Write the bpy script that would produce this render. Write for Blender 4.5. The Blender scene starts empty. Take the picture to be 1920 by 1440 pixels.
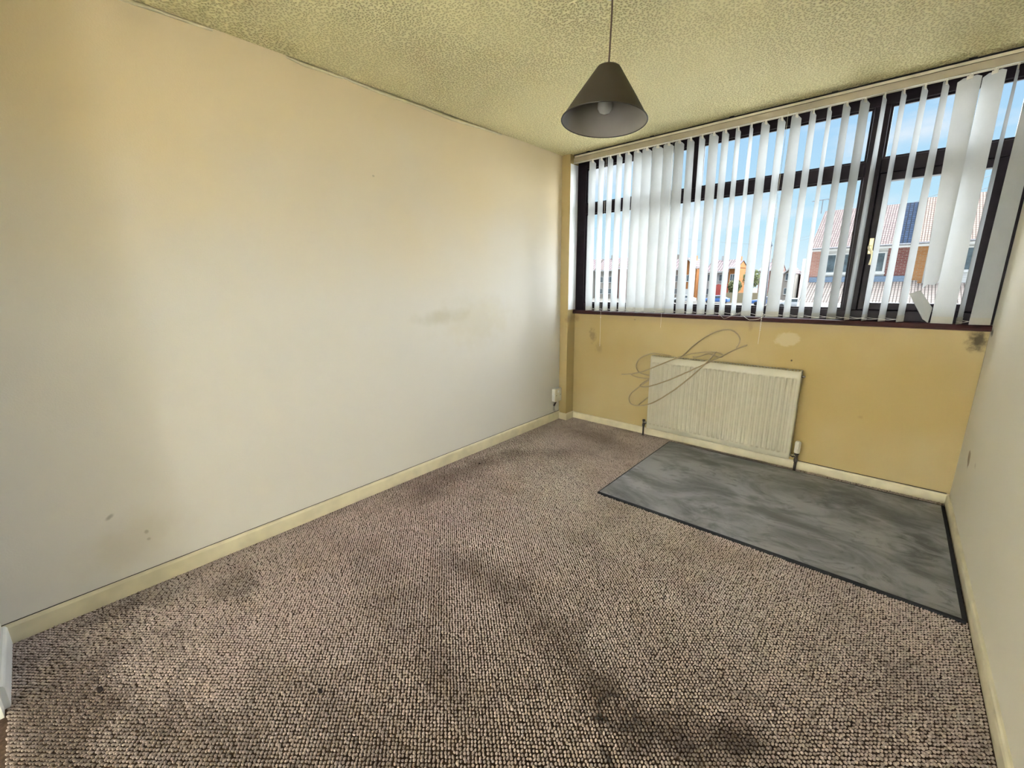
import bpy, bmesh, math, random
import numpy as np
from mathutils import Vector, Matrix
random.seed(7)
rng = np.random.default_rng(7)
SC = bpy.context.scene
COL = SC.collection

# ------------------------------------------------------------------ camera
cam_d = bpy.data.cameras.new('camera')
cam_d.sensor_fit = 'HORIZONTAL'; cam_d.sensor_width = 36.0
cam_d.lens = 794.53 / 1920 * 36.0
cam_d.clip_start = 0.02; cam_d.clip_end = 600
cam = bpy.data.objects.new('camera', cam_d); COL.objects.link(cam)
Rm = Matrix(((0.74837807, -0.14488926, 0.64725372), (0.66316473, 0.18103595, -0.72624963), (-0.01195041, 0.97274513, 0.23156878)))
cam.matrix_world = Matrix.Translation((2.3555, -3.4615, 1.3242)) @ Rm.to_4x4()
SC.camera = cam

# ------------------------------------------------------------------ sky, sun, exposure
SUN_STRENGTH = 12.2
SUN_ANGLE = 160.0
SUN_DIR = Vector((0.04, 0.75, 0.66))           # towards the sun: high, veiled and very soft
FILL_W = 1010.0                             # added fill light behind the camera
SKY_STRENGTH = 0.325
world = bpy.data.worlds.new('sky'); SC.world = world; world.use_nodes = True
nt = world.node_tree; nt.nodes.clear()
wo = nt.nodes.new('ShaderNodeOutputWorld'); bg = nt.nodes.new('ShaderNodeBackground')
tc = nt.nodes.new('ShaderNodeTexCoord'); sep = nt.nodes.new('ShaderNodeSeparateXYZ')
nt.links.new(tc.outputs['Generated'], sep.inputs[0])
rp = nt.nodes.new('ShaderNodeValToRGB')
el = rp.color_ramp.elements
el[0].position = 0.0; el[0].color = (0.80, 0.93, 1.0, 1)
el[1].position = 0.7; el[1].color = (0.30, 0.52, 0.88, 1)
e = el.new(0.10); e.color = (0.56, 0.83, 0.98, 1)
e = el.new(0.28); e.color = (0.42, 0.68, 0.96, 1)
nt.links.new(sep.outputs['Z'], rp.inputs['Fac'])
mp = nt.nodes.new('ShaderNodeMapping'); mp.inputs['Scale'].default_value = (1.0, 1.0, 2.6); mp.inputs['Location'].default_value = (0.35, 0.2, 0.1)
nt.links.new(tc.outputs['Generated'], mp.inputs['Vector'])
nz = nt.nodes.new('ShaderNodeTexNoise'); nz.inputs['Scale'].default_value = 3.2; nz.inputs['Detail'].default_value = 7; nz.inputs['Roughness'].default_value = 0.55
nt.links.new(mp.outputs[0], nz.inputs['Vector'])
cr = nt.nodes.new('ShaderNodeMapRange'); cr.inputs['From Min'].default_value = 0.50; cr.inputs['From Max'].default_value = 0.68
nt.links.new(nz.outputs['Fac'], cr.inputs['Value'])
mx = nt.nodes.new('ShaderNodeMix'); mx.data_type = 'RGBA'
nt.links.new(cr.outputs[0], mx.inputs['Factor']); nt.links.new(rp.outputs[0], mx.inputs['A']); mx.inputs['B'].default_value = (0.92, 0.95, 1.0, 1)
nt.links.new(mx.outputs['Result'], bg.inputs['Color']); bg.inputs['Strength'].default_value = SKY_STRENGTH
nt.links.new(bg.outputs[0], wo.inputs[0])

sun_d = bpy.data.lights.new('sun', 'SUN'); sun_d.energy = SUN_STRENGTH; sun_d.angle = math.radians(SUN_ANGLE); sun_d.color = (0.94, 0.97, 1.0)
sun = bpy.data.objects.new('sun', sun_d); COL.objects.link(sun)
sun.location = (6, -12, 14)
sun.rotation_euler = SUN_DIR.to_track_quat('Z', 'Y').to_euler()

ld = bpy.data.lights.new('landing_fill_light', 'AREA'); ld.shape = 'RECTANGLE'; ld.size = 2.4; ld.size_y = 1.5; ld.energy = FILL_W; ld.color = (0.93, 0.97, 1.0)  # added unseen lamp that fills the room from behind the camera
lo_ = bpy.data.objects.new('landing_fill_light', ld); COL.objects.link(lo_); lo_.location = (1.35, -6.56, 1.05); lo_.rotation_euler = (math.radians(90), 0, math.radians(180))
SC.view_settings.view_transform = 'Standard'; SC.view_settings.look = 'None'
SC.view_settings.gamma = 1.0; SC.view_settings.use_curve_mapping = False
SC.view_settings.exposure = 1.66
try:
    SC.cycles.use_denoising = True
    SC.cycles.max_bounces = 6; SC.cycles.diffuse_bounces = 3; SC.cycles.glossy_bounces = 2; SC.cycles.transparent_max_bounces = 12; SC.cycles.transmission_bounces = 4
    SC.cycles.sample_clamp_indirect = 12; SC.cycles.use_adaptive_sampling = True; SC.cycles.adaptive_threshold = 0.02
except Exception:
    pass

# ------------------------------------------------------------------ helpers
def new_bm(): return bmesh.new()
def box(bm, lo, hi):
    x0, y0, z0 = lo; x1, y1, z1 = hi
    v = [bm.verts.new(p) for p in ((x0,y0,z0),(x1,y0,z0),(x1,y1,z0),(x0,y1,z0),(x0,y0,z1),(x1,y0,z1),(x1,y1,z1),(x0,y1,z1))]
    for f in ((3,2,1,0),(4,5,6,7),(0,1,5,4),(1,2,6,5),(2,3,7,6),(3,0,4,7)):
        bm.faces.new([v[i] for i in f])
    return bm
def bevel(bm, w, seg=2):
    bmesh.ops.bevel(bm, geom=list(bm.edges), offset=w, segments=seg, affect='EDGES', profile=0.5, clamp_overlap=True)
    return bm
def prism(bm, poly, axis, a, b):
    """extrude a 2D polygon along an axis; axis 0: poly=(y,z), 1: (x,z), 2: (x,y)"""
    def P(p, t):
        return (t, p[0], p[1]) if axis == 0 else ((p[0], t, p[1]) if axis == 1 else (p[0], p[1], t))
    A = [bm.verts.new(P(p, a)) for p in poly]; B = [bm.verts.new(P(p, b)) for p in poly]
    n = len(poly)
    bm.faces.new(A); bm.faces.new(B[::-1])
    for i in range(n):
        bm.faces.new((A[i], B[i], B[(i+1) % n], A[(i+1) % n]))
    bmesh.ops.recalc_face_normals(bm, faces=list(bm.faces))
    return bm
def lathe(bm, prof, c=(0,0,0), seg=32, axis='z', cap=False):
    rings = []
    for r, h in prof:
        ring = []
        for i in range(seg):
            a = 2*math.pi*i/seg; u, w = r*math.cos(a), r*math.sin(a)
            p = (c[0]+u, c[1]+w, c[2]+h) if axis == 'z' else ((c[0]+h, c[1]+u, c[2]+w) if axis == 'x' else (c[0]+w, c[1]+h, c[2]+u))
            ring.append(bm.verts.new(p))
        rings.append(ring)
    for a, b in zip(rings, rings[1:]):
        for i in range(seg):
            bm.faces.new((a[i], a[(i+1) % seg], b[(i+1) % seg], b[i]))
    if cap:
        bm.faces.new(rings[0][::-1]); bm.faces.new(rings[-1])
    return bm
def catmull(P, n=8):
    P = [Vector(p) for p in P]; out = []
    for i in range(len(P)-1):
        p0 = P[max(i-1,0)]; p1 = P[i]; p2 = P[i+1]; p3 = P[min(i+2,len(P)-1)]
        for k in range(n):
            t = k/n
            out.append(0.5*((2*p1)+(-p0+p2)*t+(2*p0-5*p1+4*p2-p3)*t*t+(-p0+3*p1-3*p2+p3)*t**3))
    out.append(P[-1]); return out
def tube(bm, pts, r, seg=8):
    pts = [Vector(p) for p in pts]; rings = []; up = Vector((0.13,0.31,0.94)); n = None
    for i, p in enumerate(pts):
        t = (pts[min(i+1,len(pts)-1)]-pts[max(i-1,0)]).normalized()
        if n is None: n = t.cross(up).normalized()
        else: n = (n - t*n.dot(t)).normalized()
        b = t.cross(n)
        rr = r[i] if isinstance(r, (list, tuple)) else r
        rings.append([bm.verts.new(p+rr*(math.cos(a)*n+math.sin(a)*b)) for a in [2*math.pi*k/seg for k in range(seg)]])
    for a, b in zip(rings, rings[1:]):
        for i in range(seg): bm.faces.new((a[i], a[(i+1)%seg], b[(i+1)%seg], b[i]))
    bm.faces.new(rings[0][::-1]); bm.faces.new(rings[-1])
    return bm
def obj(name, bm, mat, parent=None, smooth=False, label=None, cat=None, group=None, kind=None, loc=None):
    me = bpy.data.meshes.new(name)
    if smooth:
        for f in bm.faces: f.smooth = True
    bm.to_mesh(me); bm.free()
    if mat: me.materials.append(mat)
    o = bpy.data.objects.new(name, me); COL.objects.link(o)
    if parent: o.parent = parent
    if loc: o.location = loc
    return tag(o, label, cat, group, kind)
def tag(o, label=None, cat=None, group=None, kind=None):
    if label: o['label'] = label
    if cat: o['category'] = cat
    if group: o['group'] = group
    if kind: o['kind'] = kind
    return o
def empty(name, label=None, cat=None, loc=(0,0,0), group=None, kind=None, rot=None):
    o = bpy.data.objects.new(name, None); COL.objects.link(o); o.location = loc; o.empty_display_size = 0.1
    if rot: o.rotation_euler = rot
    return tag(o, label, cat, group, kind)
def bx(name, lo, hi, mat, parent=None, bev=0, **k):
    bm = box(new_bm(), lo, hi)
    if bev: bevel(bm, bev)
    return obj(name, bm, mat, parent, **k)

# ------------------------------------------------------------------ materials
class NB:
    def __init__(s, name):
        s.m = bpy.data.materials.new(name); s.m.use_nodes = True; s.t = s.m.node_tree; s.t.nodes.clear()
        s.out = s.n('ShaderNodeOutputMaterial')
    def n(s, ty, **k):
        x = s.t.nodes.new(ty)
        for a, v in k.items(): setattr(x, a, v)
        return x
    def l(s, a, b): s.t.links.new(a, b)
    def noise(s, scale, detail=4, rough=0.5, vec=None, dist=0):
        x = s.n('ShaderNodeTexNoise'); x.inputs['Scale'].default_value = scale; x.inputs['Detail'].default_value = detail; x.inputs['Roughness'].default_value = rough; x.inputs['Distortion'].default_value = dist
        if vec is not None: s.l(vec, x.inputs['Vector'])
        return x
    def pos(s): return s.n('ShaderNodeNewGeometry').outputs['Position']
    def mapping(s, vec, loc=(0,0,0), rot=(0,0,0), scale=(1,1,1)):
        x = s.n('ShaderNodeMapping'); x.inputs['Location'].default_value = loc; x.inputs['Rotation'].default_value = rot; x.inputs['Scale'].default_value = scale
        s.l(vec, x.inputs['Vector']); return x.outputs[0]
    def rng(s, v, a, b, c=0, d=1, smooth=True):
        x = s.n('ShaderNodeMapRange'); x.interpolation_type = 'SMOOTHSTEP' if smooth else 'LINEAR'
        x.inputs['From Min'].default_value = a; x.inputs['From Max'].default_value = b; x.inputs['To Min'].default_value = c; x.inputs['To Max'].default_value = d
        s.l(v, x.inputs['Value']); return x.outputs[0]
    def math(s, op, a, b=None):
        x = s.n('ShaderNodeMath', operation=op)
        for i, v in enumerate((a, b)):
            if v is None: continue
            if isinstance(v, (int, float)): x.inputs[i].default_value = v
            else: s.l(v, x.inputs[i])
        return x.outputs[0]
    def mix(s, f, a, b):
        x = s.n('ShaderNodeMix'); x.data_type = 'RGBA'
        for k, v in (('Factor', f), ('A', a), ('B', b)):
            if isinstance(v, (int, float)): x.inputs[k].default_value = v
            elif isinstance(v, tuple): x.inputs[k].default_value = (*v, 1)
            else: s.l(v, x.inputs[k])
        return x.outputs['Result']
    def blob(s, vec, c, r, rot=0.0, soft=1.0, nsc=12, namp=0.5, axes=(0,1)):
        """soft-edged stain of radius r=(ra,rb) round c on two axes of the position"""
        sx = s.n('ShaderNodeSeparateXYZ'); s.l(vec, sx.inputs[0])
        u = s.math('SUBTRACT', sx.outputs[axes[0]], c[0]); v = s.math('SUBTRACT', sx.outputs[axes[1]], c[1])
        co, si = math.cos(rot), math.sin(rot)
        uu = s.math('ADD', s.math('MULTIPLY', u, co), s.math('MULTIPLY', v, si)); vv = s.math('SUBTRACT', s.math('MULTIPLY', v, co), s.math('MULTIPLY', u, si))
        uu = s.math('DIVIDE', uu, r[0]); vv = s.math('DIVIDE', vv, r[1])
        d = s.math('SQRT', s.math('ADD', s.math('MULTIPLY', uu, uu), s.math('MULTIPLY', vv, vv)))
        key = 8 if nsc < 14 else 36
        s.cache = getattr(s, 'cache', {})
        if key not in s.cache: s.cache[key] = s.noise(key, 2, 0.6, vec).outputs['Fac']
        nn = s.cache[key]
        d = s.math('ADD', d, s.math('MULTIPLY', s.math('SUBTRACT', nn, 0.5), namp*2))
        return s.rng(d, 1.0-soft*0.9, 1.0, 1, 0)
    def bsdf(s, col=None, rough=0.6, spec=0.5, metal=0.0, bump=None, bstr=0.2, bdist=0.01, **k):
        p = s.n('ShaderNodeBsdfPrincipled'); p.inputs['Roughness'].default_value = rough; p.inputs['Metallic'].default_value = metal
        p.inputs['Specular IOR Level'].default_value = spec
        if col is not None:
            if isinstance(col, tuple): p.inputs['Base Color'].default_value = (*col, 1)
            else: s.l(col, p.inputs['Base Color'])
        if bump is not None:
            b = s.n('ShaderNodeBump'); b.inputs['Strength'].default_value = bstr; b.inputs['Distance'].default_value = bdist
            s.l(bump, b.inputs['Height']); s.l(b.outputs[0], p.inputs['Normal'])
        for a, v in k.items(): p.inputs[a].default_value = v
        s.p = p; s.l(p.outputs[0], s.out.inputs[0]); return s.m

def simple(name, col, rough=0.5, spec=0.5, metal=0.0, var=0.12, nscale=14, bstr=0.08, bscale=60):
    b = NB(name); v = b.pos()
    n = b.noise(nscale, 2, 0.6, v).outputs['Fac']
    c = b.mix(b.rng(n, 0.3, 0.7), tuple(x*(1-var) for x in col), tuple(min(1, x*(1+var)) for x in col))
    if bstr < 0.09: return b.bsdf(c, rough, spec, metal)
    h = b.noise(bscale, 1, 0.5, v).outputs['Fac']
    return b.bsdf(c, rough, spec, metal, h, bstr, 0.004)

WALL_A = (0.77, 0.75, 0.70)
WALL_B = (0.75, 0.715, 0.645)
AGED = (0.79, 0.655, 0.38)
def wall_mat(name, stains, a=WALL_A, b_=WALL_B, axes=(1,2), aged=None):
    b = NB(name); v = b.pos()
    n = b.noise(0.9, 3, 0.55, v).outputs['Fac']
    c = b.mix(b.rng(n, 0.32, 0.68), a, b_)
    if aged:      # nicotine yellowing, blotchy and stronger high up
        sx = b.n('ShaderNodeSeparateXYZ'); b.l(v, sx.inputs[0])
        t = b.math('ADD', sx.outputs[2], b.math('MULTIPLY', b.math('SUBTRACT', b.noise(1.1, 2, 0.5, v).outputs['Fac'], 0.5), 1.1))
        c = b.mix(b.math('MULTIPLY', b.rng(t, 1.15, 2.3), 0.9), c, aged)
    for cen, r, rot, soft, col, st, nsc, na in stains:
        c = b.mix(b.math('MULTIPLY', b.blob(v, cen, r, rot, soft, nsc, na, axes), st), c, col)
    h = b.noise(150, 1, 0.6, v).outputs['Fac']
    return b.bsdf(c, 0.7, 0.15, 0, h, 0.10, 0.004)
GREY = (0.30, 0.27, 0.22); BROWN = (0.28, 0.17, 0.08); BLACK = (0.06, 0.05, 0.04)
M = {}
M['wall_left'] = wall_mat('wall_left_paint', [
    ((-3.391, 0.38), (0.022, 0.012), 0.6, 0.8, (0.33, 0.31, 0.27), 0.7, 60, 0.3),
    ((-3.289, 0.262), (0.011, 0.013), 0, 0.8, (0.35, 0.32, 0.26), 0.7, 60, 0.4),
    ((-3.287, 0.225), (0.010, 0.012), 0, 0.8, (0.35, 0.32, 0.26), 0.6, 60, 0.4),
    ((-3.33, 0.24), (0.26, 0.16), 0.2, 1.0, (0.55, 0.48, 0.35), 0.35, 5, 0.4),
    ((-1.55, 1.10), (0.34, 0.07), 0.05, 1.0, (0.50, 0.46, 0.33), 0.42, 6, 0.5),
    ((-1.20, 1.05), (0.5, 0.26), 0.05, 1.0, (0.62, 0.55, 0.38), 0.35, 3, 0.5),
    ((-1.999, 1.935), (0.012, 0.008), 0, 0.8, (0.4, 0.35, 0.25), 0.6, 60, 0.3),
    ((-0.20, 0.13), (0.03, 0.10), 0, 1.0, BLACK, 0.5, 40, 0.6),
], a=(0.77, 0.742, 0.69), b_=(0.76, 0.728, 0.675), aged=(0.80, 0.655, 0.42))
M['wall_window'] = wall_mat('wall_window_paint', [
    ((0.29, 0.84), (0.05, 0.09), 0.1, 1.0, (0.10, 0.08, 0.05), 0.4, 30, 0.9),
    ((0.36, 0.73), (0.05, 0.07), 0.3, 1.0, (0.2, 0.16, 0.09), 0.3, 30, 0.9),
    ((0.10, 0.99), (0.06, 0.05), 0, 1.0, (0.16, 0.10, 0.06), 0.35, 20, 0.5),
    ((1.835, 0.92), (0.085, 0.055), 0.1, 0.35, (0.66, 0.58, 0.40), 0.4, 16, 0.35),
    ((1.879, 0.777), (0.008, 0.009), 0, 0.8, BLACK, 0.9, 60, 0.2),
    ((0.70, 1.005), (0.012, 0.008), 0, 0.8, BLACK, 0.5, 60, 0.2),
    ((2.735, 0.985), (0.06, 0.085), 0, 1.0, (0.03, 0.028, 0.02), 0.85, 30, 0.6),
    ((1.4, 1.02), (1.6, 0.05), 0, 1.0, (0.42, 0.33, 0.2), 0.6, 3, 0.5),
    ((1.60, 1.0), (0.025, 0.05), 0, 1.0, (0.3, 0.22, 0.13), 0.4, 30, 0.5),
    ((2.30, 0.45), (0.02, 0.015), 0, 1.0, BROWN, 0.3, 30, 0.5),
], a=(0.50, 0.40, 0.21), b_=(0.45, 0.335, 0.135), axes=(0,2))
M['wall_right'] = wall_mat('wall_right_paint', [
    ((-0.30, 0.395), (0.052, 0.034), 0.72, 0.3, (0.36, 0.25, 0.15), 0.8, 50, 0.3),
    ((-0.298, 0.372), (0.05, 0.008), 0.85, 0.5, (0.16, 0.10, 0.06), 0.7, 40, 0.3),
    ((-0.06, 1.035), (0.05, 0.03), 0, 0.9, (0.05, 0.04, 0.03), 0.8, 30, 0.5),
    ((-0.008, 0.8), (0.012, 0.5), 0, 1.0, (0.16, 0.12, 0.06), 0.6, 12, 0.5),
    ((-0.50, 0.42), (0.03, 0.02), 0, 1.0, BROWN, 0.25, 30, 0.4),
], a=(0.86, 0.81, 0.695), b_=(0.84, 0.78, 0.64), aged=AGED)
M['wall_back'] = wall_mat('wall_back_paint', [], aged=AGED)
# artex ceiling: stippled peaks
b = NB('stippled_ceiling'); v = b.pos()
w1 = b.n('ShaderNodeTexVoronoi', feature='F1', voronoi_dimensions='2D'); w1.inputs['Scale'].default_value = 82; w1.inputs['Randomness'].default_value = 1.0
dv = b.n('ShaderNodeVectorMath', operation='ADD'); nn = b.noise(22, 2, 0.5, v)
sc = b.n('ShaderNodeVectorMath', operation='SCALE'); sc.inputs['Scale'].default_value = 0.022
b.l(nn.outputs['Color'], sc.inputs[0]); b.l(v, dv.inputs[0]); b.l(sc.outputs[0], dv.inputs[1]); b.l(dv.outputs[0], w1.inputs['Vector'])
hh = b.math('ADD', b.math('MULTIPLY', b.rng(w1.outputs['Distance'], 0.05, 0.6, 0, 1), 1.0), b.math('MULTIPLY', b.noise(120, 1, 0.6, v).outputs['Fac'], 0.35))
patch = b.rng(b.noise(1.6, 1, 0.5, v).outputs['Fac'], 0.36, 0.62, 0.6, 1.0)
hh = b.math('MULTIPLY', hh, patch)
c = b.mix(b.rng(b.noise(1.1, 4, 0.5, v).outputs['Fac'], 0.3, 0.7), (0.88, 0.80, 0.47), (0.84, 0.76, 0.42))
pit = b.math('MULTIPLY', b.rng(w1.outputs['Distance'], 0.10, 0.42, 1, 0), patch)
c = b.mix(b.math('MULTIPLY', pit, 0.65), c, (0.38, 0.30, 0.12))     # shade of the pits painted into the colour
M['ceiling'] = b.bsdf(c, 0.75, 0.2, 0, hh, 1.0, 0.007)

M['skirting'] = simple('cream_skirting_gloss', (0.76, 0.685, 0.49), 0.35, 0.5, var=0.08, nscale=9)
M['skirting_white'] = simple('white_skirting_gloss', (0.82, 0.83, 0.84), 0.35, 0.5, var=0.03, nscale=9)
M['white_door'] = simple('white_door_paint', (0.8, 0.79, 0.74), 0.4, 0.5, var=0.03)
M['frame'] = simple('dark_window_frame', (0.009, 0.005, 0.008), 0.4, 0.12, var=0.3, nscale=20, bstr=0.05)
M['sill'] = simple('maroon_sill_paint', (0.035, 0.009, 0.009), 0.3, 0.3, var=0.3, nscale=10)
M['rail'] = simple('blind_rail_enamel', (0.34, 0.29, 0.20), 0.4, 0.5, var=0.1, nscale=6)
M['strip'] = simple('cream_packing_strip', (0.60, 0.55, 0.40), 0.5, 0.4, var=0.1, nscale=10)
M['dark'] = simple('dark_gap', (0.015, 0.013, 0.012), 0.8, 0.2)
M['plastic'] = simple('ivory_plastic', (0.74, 0.70, 0.60), 0.35, 0.5, var=0.04)
M['chain'] = simple('white_bead_chain', (0.75, 0.73, 0.66), 0.4, 0.5, var=0.03)
M['rad'] = simple('cream_radiator_enamel', (0.52, 0.485, 0.365), 0.32, 0.5, var=0.03, nscale=5, bstr=0.03)
M['metal'] = simple('chrome_fitting', (0.55, 0.53, 0.5), 0.25, 0.5, 0.9, var=0.1)
M['pipe'] = simple('dark_painted_pipe', (0.035, 0.025, 0.02), 0.4, 0.5, var=0.3)
M['brass'] = simple('gilt_handle', (0.80, 0.72, 0.45), 0.28, 0.5, 0.35, var=0.08)
M['cable'] = simple('cream_cable_sheath', (0.38, 0.30, 0.17), 0.4, 0.5, var=0.05)
M['cord'] = simple('brown_lamp_flex', (0.10, 0.06, 0.035), 0.5, 0.4)
M['trim_paper'] = simple('peeling_cream_paper', (0.78, 0.70, 0.48), 0.6, 0.3, var=0.06)
M['debris'] = simple('dark_fluff', (0.03, 0.022, 0.02), 0.9, 0.1)

# lamp shade: grey-brown fabric outside, paler lining inside
b = NB('shade_fabric'); v = b.pos()
wv = b.n('ShaderNodeTexNoise'); wv.inputs['Scale'].default_value = 420; b.l(v, wv.inputs['Vector'])
M['shade'] = b.bsdf(b.mix(wv.outputs['Fac'], (0.030, 0.024, 0.017), (0.045, 0.036, 0.026)), 0.75, 0.25, 0, wv.outputs['Fac'], 0.2, 0.002)
M['lining'] = simple('shade_lining', (0.155, 0.14, 0.12), 0.45, 0.4, var=0.04)
M['rim'] = simple('shade_rim_wire', (0.02, 0.015, 0.012), 0.5, 0.4)
b = NB('bulb_glass'); M['bulb'] = b.bsdf((0.26, 0.25, 0.23), 0.08, 0.6)

def glass_mat(name, tint=(0.97, 0.985, 0.985)):
    b = NB(name); t = b.n('ShaderNodeBsdfTransparent'); g = b.n('ShaderNodeBsdfGlossy'); m = b.n('ShaderNodeMixShader'); f = b.n('ShaderNodeFresnel')
    f.inputs['IOR'].default_value = 1.05; g.inputs['Roughness'].default_value = 0.02
    t.inputs['Color'].default_value = (*tint, 1)
    b.l(f.outputs[0], m.inputs[0]); b.l(t.outputs[0], m.inputs[1]); b.l(g.outputs[0], m.inputs[2]); b.l(m.outputs[0], b.out.inputs[0]); return b.m
M['glass'] = glass_mat('window_glass')

# blind fabric: thin woven cloth that lets light through
def slat_mat(name, col, tr):
    b = NB(name); v = b.pos()
    w = b.noise(1, 4, 0.6, b.mapping(v, scale=(260, 260, 90))).outputs['Fac']
    n = b.noise(6, 4, 0.6, v).outputs['Fac']
    c = b.mix(b.rng(n, 0.35, 0.75), col, tuple(x*0.92 for x in col)); c = b.mix(b.math('MULTIPLY', w, 0.25), c, tuple(x*0.7 for x in col))
    d = b.n('ShaderNodeBsdfDiffuse'); t = b.n('ShaderNodeBsdfTranslucent'); m = b.n('ShaderNodeMixShader'); m.inputs[0].default_value = tr
    b.l(c, d.inputs['Color']); b.l(c, t.inputs['Color']); b.l(d.outputs[0], m.inputs[1]); b.l(t.outputs[0], m.inputs[2]); b.l(m.outputs[0], b.out.inputs[0]); return b.m
M['slat'] = slat_mat('blind_fabric', (0.50, 0.515, 0.515), 0.12)
M['weight'] = slat_mat('blind_weight_pocket', (0.52, 0.51, 0.45), 0.05)

# carpet: loops coloured by a dirt_shade attribute (soiling and painted darkening) plus fine yarn noise
b = NB('loop_carpet'); v = b.pos()
at = b.n('ShaderNodeAttribute', attribute_name='dirt_shade')
sp = b.n('ShaderNodeSeparateColor'); b.l(at.outputs['Color'], sp.inputs[0])
c = b.mix(b.rng(b.noise(2.2, 2, 0.6, v).outputs['Fac'], 0.3, 0.7), (0.61, 0.505, 0.465), (0.55, 0.45, 0.415))
c = b.mix(sp.outputs[2], c, (0.72, 0.63, 0.59))
c = b.mix(b.rng(b.noise(130, 1, 0.6, v).outputs['Fac'], 0.35, 0.7, 0, 0.4), c, (0.30, 0.23, 0.18))
c = b.mix(sp.outputs[0], c, (0.11, 0.078, 0.058))
c = b.mix(sp.outputs[1], c, (0.022, 0.02, 0.018))
M['carpet'] = b.bsdf(c, 0.95, 0.1)
M['carpet'].node_tree.nodes['Principled BSDF'].inputs['Sheen Weight'].default_value = 0.15
M['backing'] = simple('carpet_backing', (0.07, 0.046, 0.034), 0.95, 0.05, var=0.3, nscale=60)

# rug: grey plush with brushed darker marks
b = NB('grey_plush_rug'); v = b.pos()
m1 = b.mapping(v, rot=(0, 0, 0.5), scale=(1.0, 1.7, 1))
n1 = b.noise(1.9, 7, 0.62, m1, 0.9).outputs['Fac']; n2 = b.noise(5.5, 6, 0.65, b.mapping(v, rot=(0,0,0.25), scale=(1.0, 1.8, 1)), 1.6).outputs['Fac']
sx = b.n('ShaderNodeSeparateXYZ'); b.l(v, sx.inputs[0])
c = b.mix(b.rng(n1, 0.36, 0.62), (0.06, 0.057, 0.057), (0.215, 0.21, 0.218))
dk = b.math('MAXIMUM', b.blob(v, (2.32, -0.38), (0.46, 0.26), -0.35, 1.0, 5, 0.9), b.blob(v, (1.55, -0.30), (0.30, 0.09), -0.1, 1.0, 6, 0.9))
dk = b.math('MAXIMUM', dk, b.blob(v, (2.62, -0.72), (0.13, 0.52), 0.0, 1.0, 7, 0.9))
dk = b.math('MAXIMUM', dk, b.math('MULTIPLY', b.blob(v, (1.45, -0.62), (0.5, 0.14), -0.5, 1.0, 6, 0.9), 0.6))
dk = b.math('MULTIPLY', dk, b.rng(n2, 0.36, 0.6, 0.25, 1))
c = b.mix(dk, c, (0.028, 0.028, 0.026))
c = b.mix(b.rng(n2, 0.50, 0.70, 0, 0.75), c, (0.04, 0.039, 0.038))
M['rug'] = b.bsdf(c, 0.85, 0.2, 0, b.noise(260, 1, 0.6, v).outputs['Fac'], 0.5, 0.004)
M['rug'].node_tree.nodes['Principled BSDF'].inputs['Sheen Weight'].default_value = 0.35
M['binding'] = simple('black_rug_binding', (0.018, 0.018, 0.022), 0.8, 0.2)

# ------------------------------------------------------------------ room shell
W, D, H = 2.7708, -3.745, 2.4; LYE = -6.7
BXW, BXD = 0.0856, 0.1214           # pipe boxing in the corner
def struct(name, lo, hi, mat, label=None, cat=None, **k):
    return bx(name, lo, hi, mat, kind='structure', label=label, cat=cat, **k)
struct('floor', (-0.1, LYE, -0.12), (W+0.1, 0.1, 0.0), M['backing'], 'brown carpet backing over the floor of the empty room', 'floor')
struct('ceiling', (-0.1, LYE, H), (W+0.1, 0.12, H+0.1), M['ceiling'], 'cream ceiling with a stippled textured coating', 'ceiling')
struct('wall_left', (-0.1, LYE, 0), (0, 0.1, H), M['wall_left'], 'long plain cream wall left of the window', 'wall')
struct('wall_right', (W, LYE, 0), (W+0.1, 0.12, H), M['wall_right'], 'cream wall right of the window with a brown scar', 'wall')
struct('wall_window', (0, 0, 0), (W, 0.1, 1.037), M['wall_window'], 'cream wall below the window sill behind the radiator', 'wall')
bm = box(new_bm(), (0, -BXD, 0), (BXW, 0.075, H)); obj('wall_corner_boxing', bm, M['wall_window'], kind='structure', label='narrow cream pipe boxing between the left wall and window', cat='wall')
bx('lit_strip', (BXW, -BXD+0.006, 1.075), (BXW+0.003, 0.0, 2.325), M['skirting_white'], kind='structure', label='added white strip painting the window light on the boxing side', cat='trim')  # added strip; its white paints window light onto the boxing side
# doorway behind the camera, widened for fill light from an added landing and window
DX0, DX1, DZ = 0.40, 2.70, 2.36; LY0 = -6.6
bm = new_bm()
for lo, hi in (((0,D-0.1,0),(DX0,D,H)), ((DX1,D-0.1,0),(W,D,H)), ((DX0,D-0.1,DZ),(DX1,D,H))): box(bm, lo, hi)
obj('wall_back', bm, M['wall_back'], kind='structure', label='cream wall behind the camera with the doorway', cat='wall')
bm = new_bm(); WX0, WX1, WZ0, WZ1 = 0.12, 2.58, 0.28, 1.82
for lo, hi in (((-0.1,LY0-0.1,0),(WX0,LY0,H)), ((WX1,LY0-0.1,0),(W+0.1,LY0,H)), ((WX0,LY0-0.1,0),(WX1,LY0,WZ0)), ((WX0,LY0-0.1,WZ1),(WX1,LY0,H))): box(bm, lo, hi)
obj('added_landing_wall', bm, M['wall_back'], kind='structure', label='added cream wall behind the camera round the fill-light window', cat='wall')
win2 = empty('added_window', 'added white framed window behind the fill light', 'window', kind='structure')
bm = new_bm()
for lo, hi in (((WX0,LY0-0.08,WZ0),(WX0+0.05,LY0-0.02,WZ1)), ((WX1-0.05,LY0-0.08,WZ0),(WX1,LY0-0.02,WZ1)), ((WX0+0.05,LY0-0.08,WZ0),(WX1-0.05,LY0-0.02,WZ0+0.05)), ((WX0+0.05,LY0-0.08,WZ1-0.05),(WX1-0.05,LY0-0.02,WZ1))): box(bm, lo, hi)
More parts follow.
